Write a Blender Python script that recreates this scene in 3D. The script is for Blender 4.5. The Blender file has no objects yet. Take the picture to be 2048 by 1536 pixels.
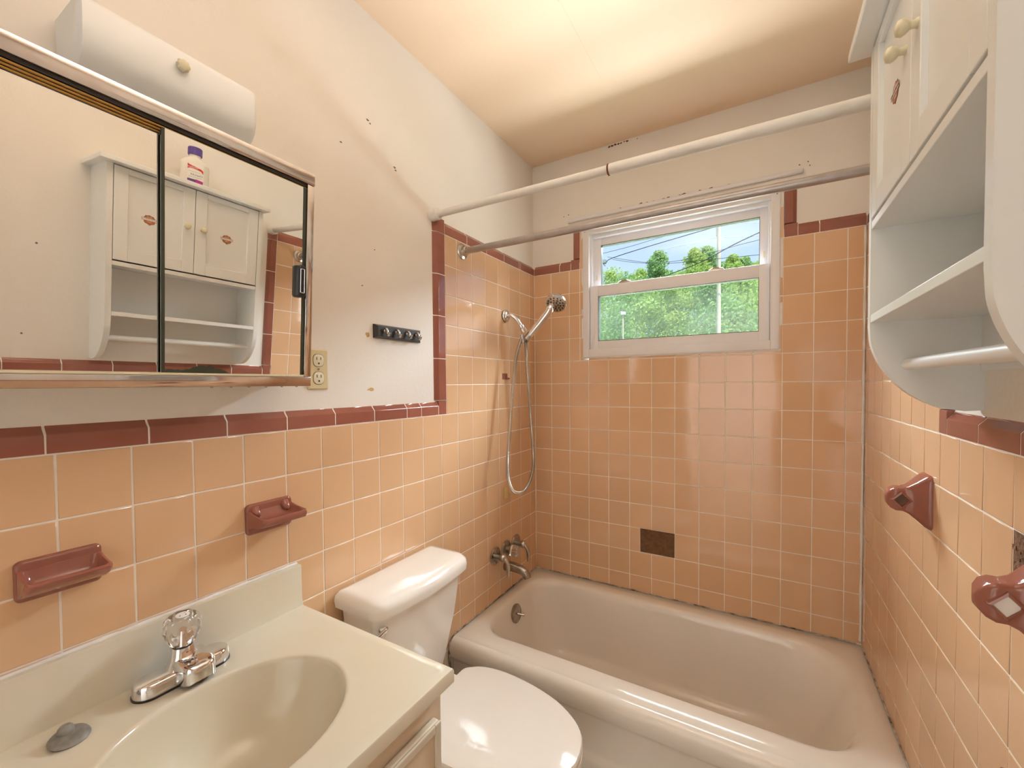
import bpy, bmesh, math, random
from mathutils import Vector, Matrix
random.seed(7)
SC = bpy.context.scene
COL = SC.collection
PI = math.pi
# ------------------------------------------------------------------ camera
CAM = Vector((1.0233, -1.9712, 1.3686))
YAW, PITCH, ROLL, FPX, CYPX = 0.5333, -0.0259, -0.0082, 841.9, 22.54
def cam_axes():
    cy, sy, cp, sp = math.cos(YAW), math.sin(YAW), math.cos(PITCH), math.sin(PITCH)
    f = Vector((-sy*cp, cy*cp, sp)); r = Vector((cy, sy, 0)); u = r.cross(f)
    c, s = math.cos(ROLL), math.sin(ROLL)
    return r*c + u*s, -r*s + u*c, f
RX, UX, FX = cam_axes()
cd = bpy.data.cameras.new('camera'); co = bpy.data.objects.new('camera', cd); COL.objects.link(co)
co.matrix_world = Matrix(((RX.x, UX.x, -FX.x, CAM.x), (RX.y, UX.y, -FX.y, CAM.y), (RX.z, UX.z, -FX.z, CAM.z), (0, 0, 0, 1)))
cd.sensor_width = 36; cd.lens = 36*FPX/2048; cd.shift_y = CYPX/2048; cd.clip_start = .02; cd.clip_end = 400
SC.camera = co
# ------------------------------------------------------------------ world, sun, added fill lamps, exposure
SC.view_settings.view_transform = 'Standard'; SC.view_settings.look = 'None'
SC.view_settings.gamma = 1; SC.view_settings.use_curve_mapping = False
SC.view_settings.exposure = 1.62
SC.cycles.diffuse_bounces = 5; SC.cycles.max_bounces = 10; SC.cycles.glossy_bounces = 4; SC.cycles.transmission_bounces = 8
SC.cycles.use_adaptive_sampling = True; SC.cycles.adaptive_threshold = .03; SC.cycles.caustics_reflective = False; SC.cycles.caustics_refractive = False
w = bpy.data.worlds.new('sky'); SC.world = w; w.use_nodes = True
nt = w.node_tree; bg = nt.nodes['Background']
tc = nt.nodes.new('ShaderNodeTexCoord'); sx = nt.nodes.new('ShaderNodeSeparateXYZ'); cr = nt.nodes.new('ShaderNodeValToRGB')
nt.links.new(tc.outputs['Generated'], sx.inputs[0]); nt.links.new(sx.outputs[2], cr.inputs[0]); nt.links.new(cr.outputs[0], bg.inputs[0])
cr.color_ramp.elements[0].position = 0.0; cr.color_ramp.elements[0].color = (.62, .75, .95, 1)
cr.color_ramp.elements[1].position = .7; cr.color_ramp.elements[1].color = (.30, .50, .90, 1)
bg.inputs[1].default_value = .45
def light(name, kind, loc, target, energy, color=(1, 1, 1), **k):
    d = bpy.data.lights.new(name, kind); d.energy = energy; d.color = color
    for a, b in k.items(): setattr(d, a, b)
    o = bpy.data.objects.new(name, d); COL.objects.link(o); o.location = loc
    o.rotation_euler = (Vector(target)-Vector(loc)).to_track_quat('-Z', 'Y').to_euler(); return o
light('sun', 'SUN', (6, -2, 12), (0, 4, 0), 2.3, (1, .95, .86), angle=.01)
light('under_sill_fill', 'AREA', (.72, 1.60, .62), (.66, -.3, 2.0), 104, (.93, .96, 1), shape='RECTANGLE', size=3.4, size_y=.95)  # added area lamp, unseen below the sill, for assumed light rising off the ground
light('sky_fill', 'AREA', (.70, 1.35, 3.10), (.68, -.9, .75), 330, (.85, .92, 1), shape='RECTANGLE', size=3.6, size_y=1.3)  # added area lamp, unseen above the window, strengthens the sky's light indoors
light('ceiling_fill', 'AREA', (.80, -2.02, 1.70), (.70, -1.52, 2.5), 2.9, (.86, .92, 1), shape='RECTANGLE', size=.4, size_y=.4, spread=1.1)  # added lamp behind the view, aimed at the ceiling as general fill
light('hall_fill', 'AREA', (.74, -2.95, 1.25), (.74, -4.0, 1.2), 16, (.84, .92, 1), shape='RECTANGLE', size=1.2, size_y=1.6)  # added unseen lamp, lights the hall's end wall for soft forward fill

# ------------------------------------------------------------------ materials
def lk(nt, a, b): nt.links.new(a, b)
def mat(name, col, rough=.5, metal=0., spec=.5, var=None, vscale=6., vamt=.5, bump=0., bscale=40., rand=0., coat=0., vdet=3.):
    m = bpy.data.materials.new(name); m.use_nodes = True; n = m.node_tree; b = n.nodes['Principled BSDF']
    b.inputs['Base Color'].default_value = (*col, 1); b.inputs['Roughness'].default_value = rough
    b.inputs['Metallic'].default_value = metal; b.inputs['Specular IOR Level'].default_value = spec
    b.inputs['Coat Weight'].default_value = coat; b.inputs['Coat Roughness'].default_value = .05
    if var or bump or rand:
        g = n.nodes.new('ShaderNodeNewGeometry')
        src = None
        if var:
            no = n.nodes.new('ShaderNodeTexNoise'); no.inputs['Scale'].default_value = vscale; no.inputs['Detail'].default_value = vdet
            lk(n, g.outputs['Position'], no.inputs['Vector'])
            r = n.nodes.new('ShaderNodeValToRGB'); r.color_ramp.elements[0].position = .5-.5*(1-vamt)*.6-.05; r.color_ramp.elements[1].position = .5+.5*(1-vamt)*.6+.12
            r.color_ramp.elements[0].color = (*col, 1); r.color_ramp.elements[1].color = (*var, 1)
            lk(n, no.outputs['Fac'], r.inputs[0]); src = r.outputs[0]
        if rand:
            oi = n.nodes.new('ShaderNodeObjectInfo'); mr = n.nodes.new('ShaderNodeMapRange')
            mr.inputs['To Min'].default_value = 1-rand; mr.inputs['To Max'].default_value = 1+rand
            lk(n, oi.outputs['Random'], mr.inputs['Value'])
            hs = n.nodes.new('ShaderNodeHueSaturation')
            if src: lk(n, src, hs.inputs['Color'])
            else: hs.inputs['Color'].default_value = (*col, 1)
            lk(n, mr.outputs[0], hs.inputs['Value']); src = hs.outputs[0]
        if src: lk(n, src, b.inputs['Base Color'])
        if bump:
            nb = n.nodes.new('ShaderNodeTexNoise'); nb.inputs['Scale'].default_value = bscale
            lk(n, g.outputs['Position'], nb.inputs['Vector'])
            bp = n.nodes.new('ShaderNodeBump'); bp.inputs['Strength'].default_value = bump; bp.inputs['Distance'].default_value = .01
            lk(n, nb.outputs['Fac'], bp.inputs['Height']); lk(n, bp.outputs[0], b.inputs['Normal'])
    return m
M = {}
M['paint'] = mat('cream_paint', (.83, .785, .73), .55, var=(.815, .76, .695), vscale=2.2, vamt=.3, bump=.05, bscale=90)
M['ceil'] = mat('peach_ceiling', (.85, .655, .48), .75, var=(.83, .63, .45), vscale=1.6, vamt=.3, bump=.04, bscale=60)  # soft peach tone over the whole ceiling
M['tile'] = mat('peach_glazed_tile', (.73, .47, .285), .07, spec=.7, var=(.71, .445, .26), vscale=5, vamt=.3, bump=.02, bscale=16, rand=.03)
M['red'] = mat('maroon_glazed_trim', (.33, .12, .085), .07, var=(.30, .10, .068), vscale=14, vamt=.4, bump=.03, bscale=22, rand=.08)
M['grout'] = mat('cream_grout', (.90, .84, .77), .8, var=(.82, .73, .63), vscale=18, vamt=.4)
M['caulk'] = mat('white_caulk', (.84, .83, .81), .55, var=(.74, .71, .67), vscale=30, vamt=.4)
M['mould'] = mat('mouldy_caulk', (.58, .53, .47), .7, var=(.10, .08, .06), vscale=34, vamt=.8)
M['fleck'] = mat('dark_fleck', (.16, .13, .10), .8)
M['mortar'] = mat('brown_mortar', (.23, .115, .055), .9, var=(.13, .065, .03), vscale=60, vamt=.5, bump=.5, bscale=120)
M['vinyl'] = mat('white_vinyl', (.80, .78, .80), .35)
M['white'] = mat('white_laminate', (.80, .81, .80), .32, var=(.80, .80, .77), vscale=3, vamt=.3)
M['ceramic'] = mat('white_porcelain', (.83, .78, .73), .08, coat=.3)
M['enamel'] = mat('aged_tub_enamel', (.86, .815, .76), .16, var=(.84, .79, .725), vscale=4, vamt=.3, coat=.2)
M['marble'] = mat('cultured_marble', (.68, .635, .55), .16, var=(.66, .58, .42), vscale=4.5, vamt=.25, coat=.2)
M['chrome'] = mat('chrome', (.80, .80, .82), .06, metal=1.)
M['satin'] = mat('satin_nickel', (.55, .52, .49), .24, metal=1.)
M['worn'] = mat('worn_chrome', (.46, .42, .38), .24, metal=1., var=(.30, .26, .22), vscale=50, vamt=.4)
M['rodgrey'] = mat('grey_metal_rod', (.48, .45, .44), .36, metal=.85, var=(.40, .36, .34), vscale=25, vamt=.4)
M['rodwhite'] = mat('white_painted_rod', (.76, .75, .72), .35, var=(.70, .66, .60), vscale=20, vamt=.3)
M['mirror'] = mat('mirror_silver', (.90, .89, .86), .008, metal=1.)
M['railc'] = mat('polished_frame_metal', (.72, .69, .68), .10, metal=1., var=(.62, .56, .55), vscale=30, vamt=.4)
M['brass'] = mat('brass_track', (.52, .33, .10), .3, metal=1.)
M['dark'] = mat('dark_groove', (.035, .028, .022), .6)
M['glassedge'] = mat('dark_green_glass_edge', (.05, .06, .045), .2)
M['black'] = mat('black_plastic', (.02, .02, .022), .3)
M['blackwood'] = mat('black_painted_wood', (.035, .034, .036), .28)
M['ivory'] = mat('ivory_plastic', (.70, .60, .36), .35)
M['ivory2'] = mat('pale_ivory_plastic', (.80, .73, .55), .35)
M['diffuser'] = mat('white_plastic_diffuser', (.86, .88, .90), .45)
M['knobcream'] = mat('cream_knob', (.72, .66, .47), .3)
M['rust'] = mat('rust', (.20, .085, .03), .9, var=(.10, .045, .02), vscale=60, vamt=.5)
M['stain'] = mat('ochre_stain', (.55, .38, .14), .8)
M['yellowhook'] = mat('yellowed_adhesive', (.70, .52, .20), .5)
M['vanity'] = mat('cream_painted_wood', (.72, .60, .46), .45)
M['floor'] = mat('beige_floor_vinyl', (.55, .47, .38), .4)
M['doorw'] = mat('white_door_paint', (.75, .71, .64), .45)
M['rubber'] = mat('grey_stopper', (.17, .155, .14), .45, var=(.30, .28, .25), vscale=80, vamt=.4)
M['bottle'] = mat('white_bottle_plastic', (.80, .78, .72), .35)
M['purple'] = mat('purple_plastic', (.11, .06, .30), .4)
M['labelw'] = mat('label_white', (.85, .84, .82), .4)
M['labelr'] = mat('label_red', (.62, .04, .04), .4)
M['labelm'] = mat('label_magenta', (.42, .03, .25), .4)
M['labelv'] = mat('label_violet', (.12, .05, .22), .4)
M['ink'] = mat('ink', (.05, .05, .12), .5)
M['emb_o'] = mat('emblem_orange', (.46, .16, .06), .4)
M['emb_d'] = mat('emblem_dark', (.10, .045, .025), .4)
M['paper'] = mat('white_paper', (.85, .84, .82), .8)
M['poly'] = mat('pole_pale_wood', (.62, .57, .48), .8, var=(.50, .45, .37), vscale=4, vamt=.3)
M['wire'] = mat('dark_cable', (.03, .035, .05), .6)
M['wirel'] = mat('pale_cable', (.75, .80, .88), .6)
M['galv'] = mat('galvanised_metal', (.33, .35, .38), .5, metal=.3)
M['bark'] = mat('tree_bark', (.16, .11, .07), .9)
M['grass'] = mat('lawn', (.16, .26, .06), .9)
def leafmat(name, c1, c2):
    m = mat(name, c1, .6, var=c2, vscale=1.1, vamt=.4)
    n = m.node_tree; b = n.nodes['Principled BSDF']; out = n.nodes['Material Output']
    t = n.nodes.new('ShaderNodeBsdfTranslucent'); t.inputs[0].default_value = (*[min(1, v*1.3) for v in c2], 1)
    mx = n.nodes.new('ShaderNodeMixShader'); mx.inputs[0].default_value = .4
    lk(n, b.outputs[0], mx.inputs[1]); lk(n, t.outputs[0], mx.inputs[2]); lk(n, mx.outputs[0], out.inputs[0]); return m
M['leaf1'] = leafmat('spring_leaves', (.34, .50, .12), (.52, .64, .24))
M['leaf2'] = leafmat('deep_leaves', (.22, .42, .17), (.42, .58, .26))
def thin_glass(name, tint, refl=.06, haze=0.):
    m = bpy.data.materials.new(name); m.use_nodes = True; n = m.node_tree; n.nodes.clear()
    o = n.nodes.new('ShaderNodeOutputMaterial'); t = n.nodes.new('ShaderNodeBsdfTransparent'); g = n.nodes.new('ShaderNodeBsdfGlossy')
    t.inputs[0].default_value = (*tint, 1); g.inputs['Roughness'].default_value = .02
    mx = n.nodes.new('ShaderNodeMixShader'); mx.inputs[0].default_value = refl
    lk(n, t.outputs[0], mx.inputs[1]); lk(n, g.outputs[0], mx.inputs[2]); last = mx.outputs[0]
    if haze:
        d = n.nodes.new('ShaderNodeBsdfTranslucent'); d.inputs[0].default_value = (.9, .95, .9, 1)
        m2 = n.nodes.new('ShaderNodeMixShader'); m2.inputs[0].default_value = haze
        lk(n, last, m2.inputs[1]); lk(n, d.outputs[0], m2.inputs[2]); last = m2.outputs[0]
    lk(n, last, o.inputs[0]); return m
M['pane'] = thin_glass('window_glass', (.96, .98, .97), .04)
M['pane2'] = thin_glass('window_glass_screened', (.93, .96, .93), .04, .006)
def acrylic():
    m = bpy.data.materials.new('clear_acrylic'); m.use_nodes = True; b = m.node_tree.nodes['Principled BSDF']
    b.inputs['Base Color'].default_value = (.93, .88, .82, 1); b.inputs['Roughness'].default_value = .03
    b.inputs['Transmission Weight'].default_value = .92; b.inputs['IOR'].default_value = 1.49; return m
M['acrylic'] = acrylic()

# ------------------------------------------------------------------ builders
WO = {}
def root(name, loc, label=None, cat=None, group=None, kind=None, rot=None):
    o = bpy.data.objects.new(name, None); COL.objects.link(o); o.location = loc; o.empty_display_size = .05
    if rot: o.rotation_euler = rot
    WO[o.name] = Vector(loc); tag(o, label, cat, group, kind); return o
def tag(o, label=None, cat=None, group=None, kind=None):
    for k, v in (('label', label), ('category', cat), ('group', group), ('kind', kind)):
        if v: o[k] = v
    return o
def ob(name, V, F, m, parent=None, smooth=0, label=None, cat=None, group=None, kind=None, local=False):
    """verts in world space (or in the parent's own frame when local); origin: bbox centre, base height"""
    V = [Vector(v) for v in V]
    lo = Vector([min(v[i] for v in V) for i in range(3)]); hi = Vector([max(v[i] for v in V) for i in range(3)])
    org = Vector(((lo.x+hi.x)/2, (lo.y+hi.y)/2, lo.z))
    me = bpy.data.meshes.new(name); me.from_pydata([v-org for v in V], [], F); me.validate(); me.update()
    bm = bmesh.new(); bm.from_mesh(me); bmesh.ops.recalc_face_normals(bm, faces=bm.faces); bm.to_mesh(me); bm.free()
    me.materials.append(M[m] if isinstance(m, str) else m)
    if smooth:
        me.polygons.foreach_set('use_smooth', [True]*len(me.polygons)); me.set_sharp_from_angle(angle=math.radians(smooth))
    o = bpy.data.objects.new(name, me); COL.objects.link(o)
    if parent is not None:
        o.parent = parent; o.location = org if local and parent.type == 'EMPTY' else org - WO[parent.name]
    else: o.location = org
    WO[o.name] = org
    return tag(o, label, cat, group, kind)
class G:
    """collects shapes into one mesh"""
    def __init__(s): s.V = []; s.F = []
    def add(s, V, F):
        n = len(s.V); s.V += [Vector(v) for v in V]; s.F += [tuple(i+n for i in f) for f in F]; return s
    def box(s, x0, x1, y0, y1, z0, z1, bev=0.):
        bm = bmesh.new(); bmesh.ops.create_cube(bm, size=1)
        for v in bm.verts: v.co = Vector(((x0+x1)/2+v.co.x*(x1-x0), (y0+y1)/2+v.co.y*(y1-y0), (z0+z1)/2+v.co.z*(z1-z0)))
        if bev: bmesh.ops.bevel(bm, geom=bm.edges[:], offset=bev, segments=2, affect='EDGES', profile=.5)
        return s.bm(bm)
    def bm(s, bm):
        bm.verts.index_update(); s.add([v.co.copy() for v in bm.verts], [tuple(v.index for v in f.verts) for f in bm.faces]); bm.free(); return s
    def loft(s, rings, cap0=True, cap1=True, closed=True):
        n = len(rings[0]); V = [v for r in rings for v in r]; F = []
        for i in range(len(rings)-1):
            for j in range(n if closed else n-1):
                a, b = i*n+j, i*n+(j+1) % n; F.append((a, b, b+n, a+n))
        if cap0: F.append(tuple(range(n))[::-1])
        if cap1: F.append(tuple(range((len(rings)-1)*n, len(rings)*n)))
        return s.add(V, F)
    def lathe(s, o, ax, prof, n=24, flute=0., nf=8, cap0=True, cap1=True):
        o = Vector(o); ax = Vector(ax).normalized(); u = ax.orthogonal().normalized(); v = ax.cross(u)
        R = []
        for r, h in prof:
            R.append([o + ax*h + (u*math.cos(2*PI*k/n)+v*math.sin(2*PI*k/n))*r*(1+flute*math.cos(nf*2*PI*k/n)) for k in range(n)])
        return s.loft(R, cap0, cap1)
    def tube(s, P, r, n=12, cap=True):
        P = [Vector(p) for p in P]; R = []; up = None
        for i, p in enumerate(P):
            t = (P[min(i+1, len(P)-1)]-P[max(i-1, 0)]).normalized()
            if up is None: up = t.orthogonal().normalized()
            up = (up-t*up.dot(t)).normalized(); v = t.cross(up); rr = r[i] if isinstance(r, (list, tuple)) else r
            R.append([p+(up*math.cos(2*PI*k/n)+v*math.sin(2*PI*k/n))*rr for k in range(n)])
        return s.loft(R, cap, cap)
    def prism(s, poly, f0, f1):
        return s.loft([[f0(*p) for p in poly], [f1(*p) for p in poly]])
    def out(s, name, m, parent=None, **k): return ob(name, s.V, s.F, m, parent, **k)
def spline(P, n=8):
    P = [Vector(p) for p in P]; Q = [P[0]*2-P[1]]+P+[P[-1]*2-P[-2]]; out = []
    for i in range(1, len(Q)-2):
        a, b, c, d = Q[i-1:i+3]
        for k in range(n):
            t = k/n; out.append(.5*((2*b)+(c-a)*t+(2*a-5*b+4*c-d)*t*t+(3*b-a-3*c+d)*t**3))
    return out+[P[-1]]
def rrect(x0, x1, y0, y1, r, z, n=8, m=6):
    """rounded rectangle ring with constant topology; r may be 4 radii (x0y0,x1y0,x1y1,x0y1)"""
    if not isinstance(r, (list, tuple)): r = [r]*4
    C = [((x0+r[0], y0+r[0]), PI, r[0]), ((x1-r[1], y0+r[1]), 1.5*PI, r[1]), ((x1-r[2], y1-r[2]), 0, r[2]), ((x0+r[3], y1-r[3]), .5*PI, r[3])]
    out = []
    for i, (c, a, q) in enumerate(C):
        arc = [Vector((c[0]+q*math.cos(a+k/n*PI/2), c[1]+q*math.sin(a+k/n*PI/2), z)) for k in range(n+1)]
        c2, a2, q2 = C[(i+1) % 4]; nx = Vector((c2[0]+q2*math.cos(a2), c2[1]+q2*math.sin(a2), z))
        out += arc + [arc[-1].lerp(nx, k/m) for k in range(1, m)]
    return out
def text_mesh(body, size, m, parent, origin, xdir, ydir, name='lettering', sx=1.):
    cu = bpy.data.curves.new('t', 'FONT'); cu.body = body; cu.size = size; cu.align_x = 'CENTER'; cu.align_y = 'CENTER'; cu.extrude = .00015; cu.resolution_u = 2
    t = bpy.data.objects.new('t', cu); COL.objects.link(t); dg = bpy.context.evaluated_depsgraph_get(); dg.update()
    me = t.evaluated_get(dg).to_mesh(); V = [v.co.copy() for v in me.vertices]; F = [tuple(p.vertices) for p in me.polygons]
    t.evaluated_get(dg).to_mesh_clear(); bpy.data.objects.remove(t); bpy.data.curves.remove(cu)
    o, X, Y = Vector(origin), Vector(xdir).normalized(), Vector(ydir).normalized(); Z = X.cross(Y)
    return ob(name, [o+X*v.x*sx+Y*v.y+Z*v.z for v in V], F, m, parent)

# ------------------------------------------------------------------ room dimensions
W = 1.3508; ZC = 2.50; ZK = .47; PV = .1125; PH = .1; D = .012; YF = -2.62
zk = lambda k: ZK + PV*k
ZTUB = .395
RZT, RZH = zk(13), .053        # top of shower tile, height of the maroon trim
# ------------------------------------------------------------------ the shell
G().box(-.6, 2.1, -4.1, .16, -.1, 0).out('floor', 'floor', kind='structure', label='beige floor under the toilet and tub')
ceiling = G().box(-.15, W+.15, YF-.15, .16, ZC, ZC+.1).out('ceiling', 'ceil', kind='structure', label='peach ceiling')
wl = G().box(-.15, -D, YF-.15, .16, 0, ZC).out('wall_left', 'paint', kind='structure', label='cream wall with peach tile and maroon trim behind the sink')
wr = G().box(W+D, W+.15, YF-.15, .16, 0, ZC).out('wall_right', 'paint', kind='structure', label='cream and peach tiled wall under the white cabinet')
WX0, WX1, WZ0, WZ1 = .262, 1.096, 1.488, 2.126
g = G().box(-D, WX0, D, .16, 0, ZC).box(WX1, W+D, D, .16, 0, ZC).box(WX0, WX1, D, .16, 0, WZ0).box(WX0, WX1, D, .16, WZ1, ZC)
wb = g.out('wall_back', 'paint', kind='structure', label='peach tiled wall with the window over the tub')
DX0, DX1, DZ = .34, 1.14, 2.08
wf = G().box(-D, DX0, YF-.12, YF, 0, ZC).box(DX1, W+D, YF-.12, YF, 0, ZC).box(DX0, DX1, YF-.12, YF, DZ, ZC).out('wall_front', 'paint', kind='structure', label='cream wall with a white door behind the viewer')
dr = root('door_1', (.33, YF-.5, 0), 'white panel door standing open behind the viewer', kind='structure')
G().box(.30, .335, YF-.90, YF-.12, .01, DZ-.01, .003).out('door_leaf', 'doorw', dr)
for z0, z1 in ((.25, .95), (1.1, 1.9)):
    for y0, y1 in ((-.80, -.55), (-.46, -.22)): G().box(.334, .341, YF+y0, YF+y1, z0, z1, .003).out('door_panel', 'doorw', dr)
G().lathe((.335, YF-.84, 1.0), (1, 0, 0), [(.03, 0), (.03, .006), (.012, .008), (.012, .03), (.028, .04), (.03, .055), (.02, .066)]).out('door_knob', 'satin', dr, smooth=40)
G().box(-.6, -.5, -4.0, YF-.12, 0, ZC).box(2.0, 2.1, -4.0, YF-.12, 0, ZC).box(-.6, 2.1, -4.1, -4.0, 0, ZC).box(-.6, 2.1, -4.1, YF-.15, ZC, ZC+.1).box(-.6, -.15, YF-.12, YF, 0, ZC).box(W+.15, 2.1, YF-.12, YF, 0, ZC).out('wall_hall', 'paint', kind='structure', label='plain cream hall walls behind the viewer')

# ------------------------------------------------------------------ tiles
TM = {}
def tile_mesh(wd, h):
    key = (round(wd, 4), round(h, 4))
    if key in TM: return TM[key]
    R = []
    for ins, y in ((0.0002, .0075), (.0002, .0009), (.0005, .0003), (.0013, 0.)):
        a, b = wd/2-ins, h/2-ins; R.append([(-a, y, -b), (a, y, -b), (a, y, b), (-a, y, b)])
    V = [v for r in R for v in r]; F = [(i*4+j, i*4+(j+1) % 4, i*4+4+(j+1) % 4, i*4+4+j) for i in range(3) for j in range(4)]+[(12, 13, 14, 15)]
    me = bpy.data.meshes.new('tile'); me.from_pydata(V, [], F); me.update(); me.materials.append(M['tile'])
    bm = bmesh.new(); bm.from_mesh(me); bmesh.ops.recalc_face_normals(bm, faces=bm.faces); bm.to_mesh(me); bm.free()
    if me.polygons[-1].normal.y > 0: me.flip_normals()
    me.polygons.foreach_set('use_smooth', [4 <= i < 12 for i in range(len(me.polygons))])
    TM[key] = me; return me
GR = .0029
ROT = {'L': PI/2, 'B': 0., 'R': -PI/2}
def place(wall, a0, a1, z0, z1):
    """one tile covering a0..a1 (x on the back wall, y on the side walls)"""
    wd, h = abs(a1-a0)-GR, z1-z0-GR
    if wd < .003 or h < .003: return
    me = tile_mesh(wd, h); o = bpy.data.objects.new('tile', me); COL.objects.link(o)
    c, zz = (a0+a1)/2, (z0+z1)/2; par = {'L': wl, 'B': wb, 'R': wr}[wall]
    n = random.gauss
    pos = {'L': Vector((n(0, .0001), c, zz)), 'B': Vector((c, n(0, .0001), zz)), 'R': Vector((W+n(0, .0001), c, zz))}[wall]
    o.parent = par; o.location = pos-WO[par.name]; o.rotation_euler = (n(0, .0022), 0, ROT[wall]+n(0, .0022))
def bed(par, wall, a0, a1, z0, z1, name='grout_bed'):
    e = .0011
    b = {'L': (-D, -e, a0, a1), 'B': (a0, a1, e, D), 'R': (W+e, W+D, a0, a1)}[wall]
    G().box(*b, z0, z1).out(name, 'grout', par)
ROWS = [(zk(k), zk(k+1)) for k in range(-5, 13)]
# left wall
yl = [-.0545-PH*i for i in range(0, 21)]
LV0, LV1 = -.7256, -.7895          # maroon vertical strip at the shower edge
CZ0, CZ1 = zk(7), zk(7)+RZH
bed(wl, 'L', YF, 0, 0, CZ0); bed(wl, 'L', LV0, 0, CZ0, RZT)
low = G()
ye = [0.]+yl
for z0, z1 in ROWS:
    for i in range(len(ye)-1):
        if z1 <= CZ0+.001:
            if z0 < .25 and ye[i] > -.70: continue
            if z0 > .24: place('L', ye[i], ye[i+1], z0, z1)
            else:
                low.box(-.008, 0, ye[i+1]+GR/2, ye[i]-GR/2, max(z0, 0)+GR/2, z1-GR/2)
        elif ye[i+1] >= -.66: place('L', ye[i], ye[i+1], z0, z1)
        elif ye[i] > LV0: place('L', ye[i], LV0, z0, z1)
low.out('tile_field', 'tile', wl, kind='stuff')
# back wall
xb = [0.]+[.0967+PH*i for i in range(0, 13)]+[W]
HX0, HX1 = .5448, .6967
wx0, wx1 = .2525, 1.0985            # edge of tile around the window
bed(wb, 'B', 0, HX0, ZTUB-.03, WZ0); bed(wb, 'B', HX1, W, ZTUB-.03, WZ0); bed(wb, 'B', HX0, HX1, ZTUB-.03, zk(1)); bed(wb, 'B', HX0, HX1, zk(2), WZ0)
bed(wb, 'B', 0, .268, WZ0, RZT); bed(wb, 'B', 1.089, W, WZ0, RZT)
bed(wb, 'B', wx0, .268, RZT, 2.128); bed(wb, 'B', 1.089, wx1, RZT, 2.128)
for k in range(-1, 13):
    z0, z1 = (ZTUB+.002 if k == -1 else zk(k)), zk(k+1)
    for i in range(len(xb)-1):
        a, b = xb[i], xb[i+1]
        if k == 1 and a < HX1-.01 and b > HX0:
            if a < HX0: b = HX0
            else: continue
        if k >= 9:
            if a < wx0 < b: b = wx0
            elif a >= wx0 and b <= wx1+.003: continue
        place('B', a, b, z0, z1)
for k in range(9, 13):              # narrow slivers beside the window
    place('B', wx0, .2715, zk(k), zk(k+1)); place('B', 1.0855, wx1, zk(k), zk(k+1))
place('B', wx0, .2715, RZT, 2.125); place('B', 1.0855, wx1, RZT, 2.125)
for i in range(8): place('B', .2967+i*.1, .3967+i*.1, zk(9), 1.4985)
hole = G()
hole.box(HX0, HX1, .0085, .0118, zk(1), zk(2))
for i in range(90):
    x, z, s = random.uniform(HX0+.006, HX1-.006), random.uniform(zk(1)+.006, zk(2)-.006), random.uniform(.002, .006)
    hole.box(x-s, x+s, .0085-random.uniform(.0005, .003), .0100, z-s*.7, z+s*.7)
hole.out('bare_mortar', 'mortar', wb)
# right wall
RY1 = [0., -.0504]+[-.1504-PH*i for i in range(0, 20)]
RV0, RV1 = -.742, -.783
bed(wr, 'R', YF, 0, 0, CZ0); bed(wr, 'R', RV0, 0, CZ0, RZT)
low = G()
for z0, z1 in ROWS:
    for i in range(len(RY1)-1):
        a, b = RY1[i], RY1[i+1]
        if z1 <= CZ0+.001:
            if z0 < .24 and a > -.70: continue
            if abs(z1-zk(6)) < .001 and -1.06 < a < -1.04: continue      # missing tile by the towel post
            if z0 > .24: place('R', a, b, z0, z1)
            else: low.box(W, W+.008, b+GR/2, a-GR/2, max(z0, 0)+GR/2, z1-GR/2)
        elif b > -.70: place('R', a, b, z0, z1)
        elif a > RV0: place('R', a, RV0, z0, z1)
low.out('tile_field', 'tile', wr, kind='stuff')
g = G().box(W+.0006, W+.004, -1.149, -1.052, zk(5), zk(6))
for i in range(60):
    y, z, s = random.uniform(-1.145, -1.056), random.uniform(zk(5)+.005, zk(6)-.005), random.uniform(.002, .005)
    g.box(W-.0006, W+.002, y-s, y+s, z-s*.7, z+s*.7)
g.out('bare_mortar', 'mortar', wr)
# maroon trim: a face that rolls back into the wall
PROF = [(-.011, 0), (0, 0), (0, .0320), (-.0003, .0335), (-.0012, .0350), (-.0026, .0366), (-.0060, .0402), (-.0095, .0445), (-.0122, .0495), (-.0135, .0530)]
def trim(par, o, d, up, n, L, flat=False, H=RZH):
    """one glazed trim piece: o corner on the tile plane, d length direction, up across, n out of the wall"""
    o, d, up, n = Vector(o), Vector(d), Vector(up), Vector(n); k = H/RZH; rings = []
    pr = PROF if not flat else [(-.011, 0), (0, 0), (0, .050), (-.002, .0525), (-.011, .053)]
    for t, ins in ((.0009, .0010), (.0021, 0), (L-.0021, 0), (L-.0009, .0010)):
        rings.append([o+d*t+n*(q[0]-(ins if q[0] > -.0125 else 0))+up*(GR/2+(q[1]*k*(1-GR/H) - (ins if q[1] > .02 else 0))) for q in pr])
    return G().loft(rings).out('trim_tile', 'red', par, smooth=35)
def run(par, pts, mk):
    for a, b in zip(pts, pts[1:]): mk(a, b)
def trim_bed(par, o, d, up, n, L, H=RZH):
    o, d, up, n = Vector(o), Vector(d), Vector(up), Vector(n); k = H/RZH
    G().loft([[o+d*t+n*max(-.0134, q[0]-.0007)+up*(q[1]*k*.985) for q in PROF] for t in (0, L)]).out('grout_bed', 'grout', par)
CJ = [-2.046, -1.9055, -1.7652, -1.6273, -1.4875, -1.349, -1.2096, -1.0705, -.9317, -.8617, -.7707]
run(wl, CJ, lambda a, b: trim(wl, (0, a, CZ0), (0, 1, 0), (0, 0, 1), (1, 0, 0), b-a))
trim(wl, (0, -.7707, CZ0), (0, 1, 0), (0, 0, 1), (1, 0, 0), .7707+LV0, flat=True)
HV = abs(LV1-LV0)
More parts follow.
